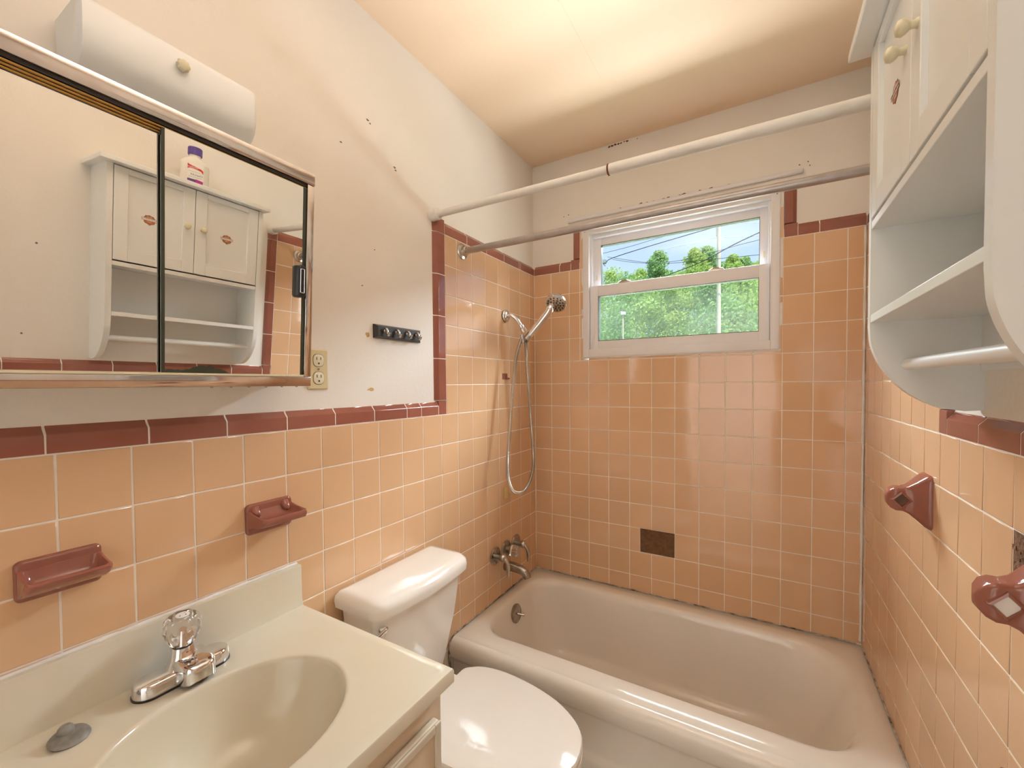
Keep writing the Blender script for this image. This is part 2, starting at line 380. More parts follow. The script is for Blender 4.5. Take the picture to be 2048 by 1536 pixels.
trim_bed(wl, (0, -2.046, CZ0), (0, 1, 0), (0, 0, 1), (1, 0, 0), 2.046+LV0); trim_bed(wl, (0, LV0, CZ1), (0, 0, 1), (0, -1, 0), (1, 0, 0), RZT-CZ1, HV); trim_bed(wl, (0, LV0, RZT), (0, 1, 0), (0, 0, 1), (1, 0, 0), -LV0)
trim_bed(wb, (0, 0, RZT), (1, 0, 0), (0, 0, 1), (0, -1, 0), wx0); trim_bed(wb, (wx1, 0, RZT), (1, 0, 0), (0, 0, 1), (0, -1, 0), W-wx1)
trim_bed(wr, (W, -2.048, CZ0), (0, 1, 0), (0, 0, 1), (-1, 0, 0), 2.048+RV0); trim_bed(wr, (W, RV0, CZ1), (0, 0, 1), (0, -1, 0), (-1, 0, 0), RZT-CZ1, .046); trim_bed(wr, (W, RV0, RZT), (0, 1, 0), (0, 0, 1), (-1, 0, 0), -RV0)
VZ = [CZ1, 1.4666, 1.6247, 1.7788, 1.9326, RZT+RZH]
run(wl, VZ, lambda a, b: trim(wl, (0, LV0, a), (0, 0, 1), (0, -1, 0), (1, 0, 0), b-a, H=HV))
run(wl, [LV0, -.5843, -.4434, -.2985, -.1579, -.1433, 0], lambda a, b: trim(wl, (0, a, RZT), (0, 1, 0), (0, 0, 1), (1, 0, 0), b-a))
run(wb, [0, .1446, .2056], lambda a, b: trim(wb, (a, 0, RZT), (1, 0, 0), (0, 0, 1), (0, -1, 0), b-a))
trim(wb, (.2056, 0, RZT), (1, 0, 0), (0, 0, 1), (0, -1, 0), wx0-.2056, flat=True)
trim(wb, (wx0, 0, RZT+RZH), (0, 0, 1), (-1, 0, 0), (0, -1, 0), .142, H=.041)
trim(wb, (wx1, 0, RZT), (1, 0, 0), (0, 0, 1), (0, -1, 0), .0455, flat=True)
run(wb, [1.144, 1.2121, W], lambda a, b: trim(wb, (a, 0, RZT), (1, 0, 0), (0, 0, 1), (0, -1, 0), b-a))
trim(wb, (wx1, 0, RZT+RZH), (0, 0, 1), (1, 0, 0), (0, -1, 0), .142, H=.0465)
run(wr, [-2.048, -1.9055, -1.765, -1.6257, -1.4857, -1.3457, -1.2057, -1.0657, -.9257, -.7829], lambda a, b: trim(wr, (W, a, CZ0), (0, 1, 0), (0, 0, 1), (-1, 0, 0), b-a))
trim(wr, (W, -.7829, CZ0), (0, 1, 0), (0, 0, 1), (-1, 0, 0), .7829+RV0, flat=True)
run(wr, VZ, lambda a, b: trim(wr, (W, RV0, a), (0, 0, 1), (0, -1, 0), (-1, 0, 0), b-a, H=.046))
run(wr, [RV0, -.5843, -.4434, -.2985, -.1579, 0], lambda a, b: trim(wr, (W, a, RZT), (0, 1, 0), (0, 0, 1), (-1, 0, 0), b-a))
# caulk
def bead(par, P, r, m, name='caulk_bead'):
    Q = spline(P, 10); G().tube(Q, [r*random.uniform(.75, 1.25) for _ in Q], 6).out(name, m, par, smooth=60)
bead(wb, [(W-.004, -.001, z) for z in (.41, .7, 1.0, 1.3, 1.6, 1.93)], .0045, 'caulk')
bead(wb, [(.002, -.001, z) for z in (.41, .8, 1.2, 1.6, 1.93)], .0022, 'grout')
bead(wb, [(x, -.001, ZTUB+.002) for x in (.02, .3, .6, .9, 1.2, 1.335)], .0028, 'mould')
bead(wr, [(W-.001, y, ZTUB+.002) for y in (-.01, -.2, -.4, -.68)], .0030, 'mould')
bead(wl, [(.001, y, ZTUB+.002) for y in (-.03, -.2, -.4, -.68)], .0026, 'mould')
bead(wl, [(.002, -.695, .395), (.003, -.722, .385), (.003, -.731, .36), (.003, -.728, .30), (.003, -.715, .2)], .0045, 'mould')
# scuffs, anchors and stains on the paint
def fleck(par, c, n, s, m, name='paint_chip', asp=1., seed=0):
    rnd = random.Random(seed); c, n = Vector(c), Vector(n); u = Vector((0, 0, 1)).cross(n)
    if u.length < .1: u = Vector((1, 0, 0))
    u.normalize(); v = n.cross(u); P = []
    for k in range(12):
        r = s*rnd.uniform(.55, 1.1); P.append(c+u*math.cos(k*PI/6)*r*asp+v*math.sin(k*PI/6)*r)
    G().loft([[p-n*.0003 for p in P], [p+n*.0004 for p in P]]).out(name, m, par)
for i, (y, z, s) in enumerate(((-.9615, 2.081, .0035), (-.957, 2.073, .003), (-1.069, 2.177, .0035), (-1.06, 2.171, .0025), (-1.1658, 2.064, .003), (-1.259, 1.869, .0035), (-1.10, 1.67, .002), (-1.05, 1.79, .0022))):
    fleck(wl, (-D, y, z), (1, 0, 0), s, 'fleck', asp=1.6, seed=i)
fleck(wl, (-D, -1.073, 1.357), (1, 0, 0), .006, 'stain', asp=3.2, seed=31); fleck(wl, (-D, -1.083, 1.524), (1, 0, 0), .009, 'stain', asp=.9, seed=33)
for i, (x, z, s) in enumerate(((.165, 2.21, .003), (.19, 2.215, .0035), (1.148, 2.205, .0035), (1.175, 2.21, .003), (1.18, 2.195, .003), (.53, 2.51-.02, .003))):
    fleck(wb, (x, D, z), (0, -1, 0), s, 'fleck', seed=40+i)
for i in range(16): fleck(wb, (.45+.032*i+random.uniform(-.01, .01), D, 2.188+random.uniform(-.001, .003)), (0, -1, 0), random.uniform(.003, .007), 'rust', 'rust_stain', 1.8, 60+i)
for i in range(7): fleck(wb, (.40+.014*i, D, ZC-.006+random.uniform(-.004, .003)), (0, -1, 0), random.uniform(.003, .006), 'rust', 'rust_stain', 1.4, 90+i)
for i, (y, z) in enumerate(((-1.545, 1.70), (-1.31, 1.61), (-1.07, 1.58), (-1.58, 1.39))): fleck(wr, (W+D, y, z), (-1, 0, 0), .004, 'fleck', seed=120+i)
G().box(.500, .506, -.80, -.40, ZC-.0012, ZC+.001).out('tape_seam', 'ceil', ceiling)

# ------------------------------------------------------------------ window
win = root('window_1', (.678, .03, 1.50), 'white vinyl double-hung window over the tub', kind='structure')
def frame4(x0, x1, z0, z1, wl_, wr_, wt, wb_, y0, y1, bev=.0015):
    return G().box(x0, x0+wl_, y0, y1, z0, z1, bev).box(x1-wr_, x1, y0, y1, z0, z1, bev).box(x0+wl_, x1-wr_, y0, y1, z1-wt, z1, bev).box(x0+wl_, x1-wr_, y0, y1, z0, z0+wb_, bev)
frame4(.2715, 1.0855, 1.4995, 2.118, .030, .030, .026, .036, -.008, .075).out('frame', 'vinyl', win, smooth=35)
frame4(.299, 1.058, 1.53, 2.095, .012, .012, .018, .006, .012, .075).out('inner_stop', 'vinyl', win, smooth=35)
us = frame4(.309, 1.048, 1.800, 2.082, .040, .031, .040, .040, .036, .060).out('upper_sash', 'vinyl', win, smooth=35)
ls = frame4(.304, 1.053, 1.535, 1.842, .041, .038, .052, .040, .004, .032).out('lower_sash', 'vinyl', win, smooth=35)
G().box(.345, 1.02, .047, .050, 1.835, 2.046).out('pane', 'pane', us)
G().box(.340, 1.018, .017, .020, 1.571, 1.794).out('pane', 'pane2', ls)
frame4(.347, 1.0185, 1.8395, 2.0435, .003, .003, .004, .003, .0365, .0610, 0).out('glazing_gasket', 'glassedge', us)
frame4(.3440, 1.0165, 1.5740, 1.7915, .003, .003, .003, .003, .0045, .0330, 0).out('glazing_gasket', 'glassedge', ls)
for x in (.47, .86):
    G().loft([rrect(x-.030, x+.030, .006, .032, .008, 1.8415), rrect(x-.030, x+.030, .006, .032, .008, 1.847), rrect(x-.018, x+.014, .010, .028, .006, 1.855)]).out('sash_lock', 'worn', ls, smooth=40)
for x in (.328, 1.034): G().box(x-.004, x+.004, .0335, .0365, 1.876, 1.902, .001).out('tilt_latch', 'knobcream', us)
for x, z in ((.50, 2.105), (.282, 2.105), (1.075, 2.105)): G().lathe((x, -.008, z), (0, -1, 0), [(.003, 0), (.0025, .0012), (.001, .0016)], 10).out('screw', 'worn', win)
for x in (.2995, 1.0575): G().box(x-.003, x+.003, -.0085, .01, 1.535, 2.08, .001).out('track_cover', 'vinyl', win)
G().box(.266, 1.092, -.004, .02, 1.493, 1.5005, .002).out('sill_caulk', 'caulk', win)
# reveal outside
G().box(.262, .2715, .0, .16, 1.488, 2.126).box(1.0855, 1.096, .0, .16, 1.488, 2.126).box(.262, 1.096, 0, .16, 2.118, 2.126).out('reveal', 'caulk', win)
tag(G().box(.189, 1.16, -.004, D, 2.1685, 2.1865, .005).out('curtain_track', 'vinyl', smooth=40), 'flat white track strip on the wall just above the window', 'curtain track')

# ------------------------------------------------------------------ rods
t = root('shower_rod', (.67, -.78, 1.98), 'white painted tension rod with a rusty joint, higher of the two rods', 'rod')
A, B = Vector((-D, -.785, 1.984)), Vector((W+D, -.770, 1.975)); dd = (B-A).normalized()
G().lathe(A+dd*.02, dd, [(.0125, 0), (.0125, .66)], 20).out('inner_tube', 'rodwhite', t, smooth=40)
G().lathe(A+dd*.66, dd, [(.0125, -.001), (.0152, 0), (.0152, (B-A).length-.66-.02)], 20).out('outer_tube', 'rodwhite', t, smooth=40)
G().lathe(A+dd*.655, dd, [(.0145, 0), (.0160, .001), (.0160, .005), (.0145, .006)], 20).out('rusty_collar', 'rust', t, smooth=40, label='rusty brown collar')
for P0, d2 in ((A, dd), (B, -dd)): G().lathe(P0, d2, [(.0205, 0), (.0210, .004), (.0205, .034), (.0175, .037), (.0135, .038)], 24).out('end_cap', 'rodwhite', t, smooth=40)
t = root('shower_rod', (.67, -.62, 1.89), 'dull grey metal shower rod with round flanges, lower of the two rods', 'rod')
A, B = Vector((0, -.619, 1.896)), Vector((W, -.626, 1.887)); dd = (B-A).normalized()
G().lathe(A+dd*.018, dd, [(.0128, 0), (.0128, (B-A).length-.036)], 20).out('tube', 'rodgrey', t, smooth=40)
for P0, d2 in ((A, dd), (B, -dd)): G().lathe(P0, d2, [(.030, 0), (.031, .002), (.029, .006), (.020, .010), (.0175, .022), (.015, .024)], 28).out('flange', 'satin', t, smooth=30)

# ------------------------------------------------------------------ tub
t = root('bathtub', (W/2, -.36, 0), 'off-white enamel bathtub below the window', 'bathtub')
g = G()
def trg(i, z, r): return rrect(.052+i*.9, 1.305-i*2.1, -.618+i*.55, -.078-i*.62, r, z, 10, 8)
rings = [rrect(.002, W-.002, -.70, -.002, .004, ZTUB-.03, 10, 8), rrect(.002, W-.002, -.70, -.002, .004, ZTUB-.002, 10, 8), rrect(.004, W-.004, -.698, -.004, .004, ZTUB, 10, 8)]
rd = [.12, .17, .17, .12]
rings += [rrect(.040, 1.318, -.630, -.066, rd, ZTUB, 10, 8), trg(.0, ZTUB-.002, rd), trg(.010, ZTUB-.012, rd), trg(.020, ZTUB-.035, rd), trg(.035, .28, rd), trg(.060, .17, rd), trg(.085, .105, [.11]*4), trg(.12, .075, [.10]*4), trg(.16, .068, [.09]*4)]
g.loft(rings, cap0=False).out('basin', 'enamel', t, smooth=50)
ap = [(-.675, .355), (-.675, .3935), (-.695, .3948)]+[(-.700-.032*math.sin(a), .363+.032*math.cos(a)) for a in [k*PI/2/7 for k in range(1, 8)]]
ap += [(-.731, .335), (-.722, .318), (-.712, .308), (-.708, .295), (-.706, .19), (-.708, .178), (-.716, .168), (-.718, .155), (-.716, .05), (-.716, 0), (-.675, 0)]
G().loft([[Vector((x, y, z)) for y, z in ap] for x in (.003, .05, W-.05, W-.003)]).out('apron', 'enamel', t, smooth=40)
g = G().lathe((.0765, -.347, .332), (1, 0, .13), [(.040, -.004), (.041, .003), (.036, .007), (.012, .009)], 28); o1 = g.out('overflow_plate', 'worn', t, smooth=35)
G().tube([(.084, -.347, .333), (.098, -.343, .331), (.112, -.334, .328)], [.005, .0045, .006], 10).out('trip_lever', 'satin', o1, smooth=50)
G().lathe((.26, -.34, .069), (0, 0, 1), [(.032, 0), (.032, .003), (.02, .004)], 24).out('drain', 'worn', t, smooth=35)

# ------------------------------------------------------------------ tub faucet set
t = root('tub_faucet', (.02, -.31, .47), 'worn chrome three-handle tub faucet with spout below the shower hose', 'faucet')
for y, kind in ((-.40, 'lever'), (-.306, 'knob'), (-.216, 'lever')):
    e = G().lathe((-.001, y, .598), (1, 0, 0), [(.040, 0), (.041, .003), (.037, .007), (.024, .009), (.020, .010)], 28).out('escutcheon', 'worn', t, smooth=35)
    if kind == 'lever':
        G().lathe((.008, y, .598), (1, 0, 0), [(.0115, 0), (.0115, .022), (.013, .024)], 18).out('stem', 'satin', e, smooth=40)
        G().lathe((.029, y, .598), (1, 0, 0), [(.010, 0), (.0165, .004), (.0185, .013), (.0165, .022), (.010, .028), (.003, .030)], 20).out('handle_hub', 'satin', e, smooth=50)
        P = spline([(.040, y, .598), (.055, y, .592), (.066, y+.002, .572), (.069, y+.002, .540), (.068, y+.002, .520)], 6)
        G().tube(P, [.012-.0055*i/(len(P)-1) for i in range(len(P))], 12).out('lever', 'satin', e, smooth=60)
    else:
        G().lathe((.008, y, .598), (1, 0, 0), [(.018, 0), (.018, .018)], 18).out('stem', 'worn', e, smooth=40)
        G().lathe((.024, y, .598), (1, 0, 0), [(.014, 0), (.024, .006), (.027, .020), (.025, .036), (.014, .042)], 32, .05, 8).out('acrylic_knob', 'acrylic', e, smooth=40)
P = [Vector(p) for p in ((0, -.306, .522), (.045, -.306, .521), (.085, -.306, .515), (.108, -.306, .503), (.116, -.306, .486))]
Q = spline(P, 6); rr = [.0235+(.016-.0235)*i/(len(Q)-1) for i in range(len(Q))]
sp = G().tube(Q, rr, 18).out('spout', 'worn', t, smooth=50)
G().lathe((-.001, -.306, .522), (1, 0, 0), [(.026, 0), (.026, .008)], 22).out('spout_collar', 'worn', sp, smooth=40)

# ------------------------------------------------------------------ hand shower
t = root('hand_shower', (.03, -.25, 1.6), 'chrome hand shower with a flexible metal hose hanging on the left tiled wall', 'shower head')
fl = G().lathe((.004, -.296, 1.686), (1, 0, 0), [(.029, 0), (.029, .003), (.024, .009), (.013, .012)], 28).out('wall_flange', 'chrome', t, smooth=40)
G().lathe((-.001, -.296, 1.686), (1, 0, 0), [(.026, 0), (.026, .005)], 20).out('gap_ring', 'dark', fl)
P = spline([(.004, -.296, 1.686), (.030, -.294, 1.686), (.050, -.284, 1.672), (.062, -.272, 1.650), (.066, -.266, 1.640)], 6)
G().tube(P, .0095, 14).out('shower_arm', 'chrome', t, smooth=60)
J = Vector((.078, -.247, 1.605)); a = Vector((.066, -.266, 1.642)); dv = (J-a).normalized()
br = G().lathe(a, dv, [(.010, -.004), (.0125, 0), (.0125, .012), (.0105, .013), (.0165, .016), (.0175, .034), (.0135, .036)], 20).out('swivel_nut', 'chrome', t, smooth=35)
J2 = J + Vector((.012, .012, -.014))
G().lathe(J2-Vector((.0, .0, .0)), (.5, .35, .75), [(.013, -.022), (.0165, -.018), (.0165, .016), (.013, .020)], 20).out('cradle', 'satin', t, smooth=35)
G().lathe(J2+Vector((-.022, -.02, -.010)), (.1, .1, -1), [(.009, -.018), (.009, .014), (.0075, .022)], 16).out('hose_outlet', 'satin', t, smooth=35)
H = Vector((.222, -.215, 1.735)); wd = (H-J2); 
P = spline([J2-wd*.10, J2+wd*.15, J2+wd*.45, J2+wd*.75+Vector((0, 0, .004)), H+Vector((-.02, 0, .0))], 6)
G().tube(P, [.0135+.0050*min(1, i/12)-(.003 if i > 20 else 0) for i in range(len(P))], 16).out('wand', 'chrome', t, smooth=60)
hd = Vector((.06, -.60, -.70)).normalized()
hs = G().lathe(H-hd*.016, hd, [(.010, -.020), (.028, -.015), (.043, -.002), (.049, .010), (.0495, .020), (.046, .024)], 32).out('spray_head', 'chrome', t, smooth=40)
G().lathe(H-hd*.016, hd, [(.0455, .0235), (.043, .0255), (.001, .0265)], 32).out('spray_face', 'satin', hs, smooth=40)
u = hd.orthogonal().normalized(); v = hd.cross(u)
for rr, n in ((.012, 5), (.024, 9), (.036, 14)):
    for k in range(n):
        c = H-hd*.016+hd*.0262+(u*math.cos(2*PI*k/n+rr*90)+v*math.sin(2*PI*k/n+rr*90))*rr
        G().lathe(c, hd, [(.0034, -.002), (.0034, .0012), (.002, .002)], 8).out('nozzle', 'black', hs)
def hose(P, r):
    Q = spline(P, 60); V = []; n = 0; s = 0; out = []; R = []
    for i, q in enumerate(Q):
        out.append(q); R.append(r*(1.0 if i % 2 else .84))
    return out, R
hp = [(.066, -.262, 1.578), (.062, -.300, 1.50), (.062, -.33, 1.38), (.068, -.375, 1.16), (.075, -.408, 1.04), (.080, -.412, .96), (.083, -.385, .905), (.085, -.335, .880), (.086, -.28, .879), (.086, -.225, .91), (.083, -.182, .975), (.082, -.185, 1.08), (.081, -.21, 1.28), (.080, -.232, 1.45), (.080, -.242, 1.55), (.083, -.240, 1.585)]
Q, R = hose(hp, .0078)
G().tube(Q, R, 10).out('flexible_hose', 'satin', t, smooth=30)
t = root('wall_hook', (.004, -.304, 1.40), 'small maroon square hook stuck on the tile behind the shower hose', 'hook')
G().box(0, .004, -.325, -.284, 1.393, 1.4195, .001).out('hook_plate', 'red', t); G().box(.003, .014, -.296, -.279, 1.392, 1.400, .002).out('hook_peg', 'red', t)
t = root('adhesive_hook', (.004, -.304, .84), 'small yellowed adhesive hook on the tile below the hose loop', 'hook')
G().box(0, .004, -.322, -.290, .836, .888, .001).out('hook_plate', 'yellowhook', t); G().tube([(.003, -.292, .862), (.010, -.285, .858), (.013, -.270, .860)], .003, 8).out('hook_peg', 'yellowhook', t)

# ------------------------------------------------------------------ ceramic dishes and posts
def dish(name, y0, y1, z0, z1, label, deep):
    t = root(name, (.02, (y0+y1)/2, z0), label, 'soap dish')
    def ring(ins, x): return [Vector((x, p.x, p.y)) for p in rrect(y0+ins, y1-ins, z0+ins, z1-ins, .009, 0, 6, 4)]
    G().loft([ring(0, -.001), ring(0, .004), ring(.0015, .0075), ring(.005, .0095)]).out('back_plate', 'red', t, smooth=50)
    if deep:
        zl = z0+.038
        S = [(.004, z0+.008), (.014, z0+.010), (.034, z0+.018), (.048, zl-.011), (.058, zl-.002), (.0595, zl+.003), (.056, zl+.006), (.051, zl+.002), (.042, zl-.010), (.030, zl-.015), (.018, zl-.012), (.011, zl+.002), (.0095, zl+.014), (.004, zl+.016)]
        a, b = 6, 13
    else:
        zl = z0+.046
        S = [(.004, zl-.036), (.012, zl-.030), (.026, zl-.024), (.050, zl-.021), (.068, zl-.016), (.073, zl-.009), (.073, zl-.001), (.070, zl+.002), (.065, zl), (.058, zl-.006), (.040, zl-.008), (.024, zl-.007), (.014, zl), (.0095, zl+.010), (.004, zl+.012)]
        a, b = 7, 14
    def sec(y, hollow, sx):
        out = []
        for i, (x, z) in enumerate(S):
            if a < i < b and hollow < 1:
                f = (i-a)/(b-a); z2 = S[a][1]+(S[b][1]-S[a][1])*f**1.6; x2 = S[a][0]+(S[b][0]-S[a][0])*f; x, z = x2+(x-x2)*hollow, z2+(z-z2)*hollow
            out.append(Vector((.004+(x-.004)*sx*(1.2 if deep else 1.06), y, z)))
        return out
    L = [(.0018, 0, .90), (.0028, 0, .96), (.0055, 0, 1.), (.0075, .25, 1.), (.0105, .65, 1.), (.0150, .9, 1.), (.0210, 1, 1.)]
    L = [(y0+a_, h_, s_) for a_, h_, s_ in L]+[(y1-a_, h_, s_) for a_, h_, s_ in reversed(L)]
    G().loft([sec(*q) for q in L]).out('tray', 'red', t, smooth=50)
    if not deep:
        for yy in (y0+.019, y1-.019):
            G().lathe((.004, yy, z1-.014), (1, 0, -.75), [(.011, 0), (.0105, .008), (.0085, .016), (.006, .021), (.002, .024)], 16).out('lug', 'red', t, smooth=60)
    return t
dish('soap_dish', -1.806, -1.702, 1.024, 1.091, 'long maroon ceramic dish with a deep trough, left of the sink faucet', True)
dish('soap_dish', -1.455, -1.347, 1.022, 1.094, 'maroon ceramic soap dish with a flat tray above the backsplash end', False)
def towel_post(yc, zc, label, light):
    t = root('towel_bar_post', (W-.03, yc, zc-.05), label, 'towel bar post', 'ceramic towel bar posts')
    def rg(h, hz, x, dy=0): return [Vector((W-x, yc+dy+p.x, zc+p.y)) for p in rrect(-h, h, -hz, hz, min(h, hz)*.35, 0, 5, 3)]
    G().loft([rg(.036, .060, 0), rg(.036, .060, .004), rg(.033, .056, .010), rg(.026, .042, .024), rg(.021, .031, .036), rg(.020, .0265, .046), rg(.0205, .0265, .057), rg(.018, .022, .066), rg(.012, .014, .072), rg(.004, .005, .0745)]).out('post_body', 'red', t, smooth=60)
    # square bar socket turned on edge, in the near side of the post
    y = yc-.0205; xc = W-.049
    def dm(s, yy): return [Vector((xc-s*.95, yy, zc)), Vector((xc, yy, zc+s)), Vector((xc+s*.95, yy, zc)), Vector((xc, yy, zc-s))]
    G().loft([dm(.0205, y+.006), dm(.0195, y-.0030), dm(.0150, y-.0040), dm(.0140, y-.0005)], cap0=False, cap1=False).out('socket_rim', 'red', t)
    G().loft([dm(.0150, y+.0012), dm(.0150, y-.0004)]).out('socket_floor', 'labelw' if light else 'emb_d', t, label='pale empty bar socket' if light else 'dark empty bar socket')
towel_post(-.680, 1.098, 'maroon ceramic towel post with a dark empty socket, farther one toward the tub', False)
towel_post(-1.158, 1.074, 'maroon ceramic towel post with a pale socket at the right picture edge', True)
t = root('paper_holder', (W-.03, -1.075, .74), 'maroon ceramic paper holder plate low on the right wall', 'paper holder')
G().loft([[Vector((W-x, p.x, p.y)) for p in rrect(-1.150+i, -1.050-i, .66+i, .782-i, .012, 0, 5, 3)] for x, i in ((0, 0), (.008, 0), (.013, .004))]).out('holder_plate', 'red', t, smooth=60)
tag(G().lathe((W-.060, -1.105, .612), (0, 1, 0), [(.018, 0), (.046, 0), (.047, .002), (.047, .098), (.046, .10), (.018, .10)], 32).out('paper_roll', 'paper', smooth=40), 'white paper roll below the low maroon holder plate', 'paper roll')

# ------------------------------------------------------------------ vanity and top
VY0, VY1 = -1.905, -1.345; ZV = .812
t = root('vanity_cabinet', (.24, -1.62, 0), 'cream painted vanity cabinet under the marble sink top', 'cabinet')
G().box(.0, .484, VY0, VY0+.016, .09, .7825).box(.0, .484, VY1-.016, VY1, .09, .7825).box(.466, .484, VY0+.016, VY1-.016, .09, .7825).box(0, .466, VY0+.016, VY1-.016, .09, .105).box(0, .008, VY0+.016, VY1-.016, .105, .7825).out('body', 'vanity', t); G().box(.0, .43, VY0+.01, VY1-.01, 0, .09).out('toe_kick', 'vanity', t)
for y0, y1 in ((VY0+.02, -1.632), (-1.618, VY1-.022)):
    d = G().box(.4845, .500, y0, y1, .13, .732, .004).out('door', 'vanity', t)
    frame4_ = G()
    for a, b, c, e in ((y0+.0, y0+.016, .13, .732), (y1-.016, y1, .13, .732), (y0+.016, y1-.016, .716, .732), (y0+.016, y1-.016, .13, .146)):
        frame4_.box(.500, .505, a, b, c, e, .002)
    frame4_.out('door_moulding', 'marble', d)
    G().lathe((.500, (-1.66 if y0 < -1.7 else -1.59), .60), (1, 0, 0), [(.006, 0), (.006, .012), (.013, .018), (.013, .024), (.006, .028)], 18).out('knob', 'satin', d, smooth=40)
t = root('marble_sink', (.25, -1.62, .78), 'cream cultured-marble sink top with an oval bowl and backsplash', 'sink')
CX, CYb = .278, -1.62; NA = 64
X0, X1, Y0, Y1 = .0, .507, -1.912, -1.330
def rect_ring(x0, x1, y0, y1, z):
    out = []
    for k in range(NA):
        a = 2*PI*k/NA; c, s = math.cos(a), math.sin(a); t1 = min(((x1-CX)/c if c > 1e-9 else ((x0-CX)/c if c < -1e-9 else 9)), ((y1-CYb)/s if s > 1e-9 else ((y0-CYb)/s if s < -1e-9 else 9)))
        out.append([CX+c*t1, CYb+s*t1, z])
    for cx_, cy_ in ((x0, y0), (x1, y0), (x1, y1), (x0, y1)):
        i = min(range(NA), key=lambda k: (out[k][0]-cx_)**2+(out[k][1]-cy_)**2); out[i] = [cx_, cy_, z]
    return [Vector(v) for v in out]
def ell(a, b, z, dx=0): return [Vector((CX+dx+a*math.cos(2*PI*k/NA), CYb+b*math.sin(2*PI*k/NA), z)) for k in range(NA)]
R = [rect_ring(X0, X1, Y0, Y1, .784), rect_ring(X0, X1, Y0, Y1, ZV-.005), rect_ring(X0, X1-.0015, Y0+.0015, Y1-.0015, ZV-.0015), rect_ring(X0, X1-.005, Y0+.005, Y1-.005, ZV), rect_ring(X0, X1-.022, Y0+.02, Y1-.02, ZV-.0006),
     ell(.160, .190, ZV-.0008), ell(.155, .1845, ZV-.0012), ell(.1525, .182, ZV-.003), ell(.150, .179, ZV-.010), ell(.141, .169, ZV-.05), ell(.120, .145, ZV-.09), ell(.09, .11, ZV-.12), ell(.05, .06, ZV-.135), ell(.022, .022, ZV-.138)]
sk = G().loft(R, cap0=False, cap1=True).out('basin_top', 'marble', t, smooth=40)
G().lathe((CX, CYb, ZV-.139), (0, 0, 1), [(.021, 0), (.021, .003), (.012, .004)], 20).out('drain', 'worn', t, smooth=40)
bs = [(.0, ZV-.02), (.024, ZV-.002), (.0225, ZV+.006), (.019, ZV+.015), (.0185, ZV+.098), (.0165, ZV+.102), (.0, ZV+.102)]
G().loft([[Vector((x, y, z)) for x, z in bs] for y in (Y0, Y0+.002, Y1-.004, Y1-.002)]).out('backsplash', 'marble', t, smooth=35)
bead(t, [(.004, y, ZV+.103) for y in (-1.9, -1.7, -1.5, -1.336)], .004, 'caulk')
# sink faucet
t = root('sink_faucet', (.068, -1.608, ZV), 'chrome single-knob sink faucet with a clear acrylic handle', 'faucet')
def stad(hx, hy, z, cx=.068, cy=-1.608): return rrect(cx-hx, cx+hx, cy-hy, cy+hy, hx*.995, z, 8, 6)
G().loft([stad(.028, .079, ZV-.001), stad(.028, .079, ZV+.003)]).out('gasket', 'black', t)
G().loft([stad(.027, .078, ZV+.003), stad(.0262, .0772, ZV+.019), stad(.0245, .0755, ZV+.0235), stad(.021, .070, ZV+.0255)]).out('base', 'chrome', t, smooth=45)
G().loft([rrect(.046, .092, -1.642, -1.574, .018, ZV+.018, 8, 6), rrect(.048, .090, -1.634, -1.582, .018, ZV+.028, 8, 6), rrect(.048, .086, -1.628, -1.588, .017, ZV+.046, 8, 6), rrect(.049, .083, -1.626, -1.590, .0165, ZV+.058, 8, 6), rrect(.052, .080, -1.623, -1.593, .0135, ZV+.062, 8, 6)]).out('body', 'chrome', t, smooth=50)
def spr(x, hy, z0, z1): return [Vector((x, -1.600+a*hy, z0+(z1-z0)*f)) for a, f in ((-1, 0), (1, 0), (1, .62), (.97, .80), (.88, .92), (.72, .98), (.4, 1), (-.4, 1), (-.72, .98), (-.88, .92), (-.97, .80), (-1, .62))]
G().loft([spr(.062, .031, ZV+.006, ZV+.044), spr(.085, .030, ZV+.006, ZV+.0435), spr(.105, .0285, ZV+.006, ZV+.042), spr(.117, .026, ZV+.007, ZV+.040), spr(.125, .021, ZV+.008, ZV+.037), spr(.129, .013, ZV+.011, ZV+.033)]).out('spout', 'chrome', t, smooth=50)
G().lathe((.066, -1.608, ZV+.060), (.05, .02, 1), [(.0165, 0), (.017, .002), (.0165, .004)], 24).out('seal_ring', 'black', t)
kn = G().lathe((.066, -1.608, ZV+.063), (.08, .0, 1), [(.016, 0), (.019, .004), (.0265, .018), (.0310, .033), (.0295, .046), (.022, .055), (.013, .057)], 48, .05, 8).out('acrylic_knob', 'acrylic', t, smooth=35)
G().lathe((.068, -1.608, ZV+.064), (.08, 0, 1), [(.010, 0), (.010, .022), (.007, .030)], 16).out('knob_core', 'chrome', kn, smooth=40)
cp = G().lathe((.0705, -1.608, ZV+.1185), (.08, 0, 1), [(.0115, 0), (.0115, .0012), (.009, .002)], 24).out('index_cap', 'labelw', kn, smooth=40)
for a, c in ((.6, 'ink'), (2.2, 'labelr'), (3.9, 'ink'), (5.2, 'ink')):
    G().lathe((.0705+.006*math.cos(a), -1.608+.006*math.sin(a), ZV+.1204), (.08, 0, 1), [(.0013, 0), (.0013, .0004)], 8).out('index_mark', c, kn)
G().tube([(.040, -1.616, ZV+.02), (.040, -1.616, ZV+.078)], .0022, 8).out('lift_rod', 'chrome', t, smooth=40); G().lathe((.040, -1.616, ZV+.078), (0, 0, 1), [(.003, 0), (.0045, .003), (.0045, .007), (.002, .010)], 12).out('lift_knob', 'chrome', t, smooth=40)
t = root('sink_stopper', (.083, -1.768, ZV), 'tarnished grey sink stopper lying on the marble rim', 'stopper')
tl = Vector((.12, .05, 1))
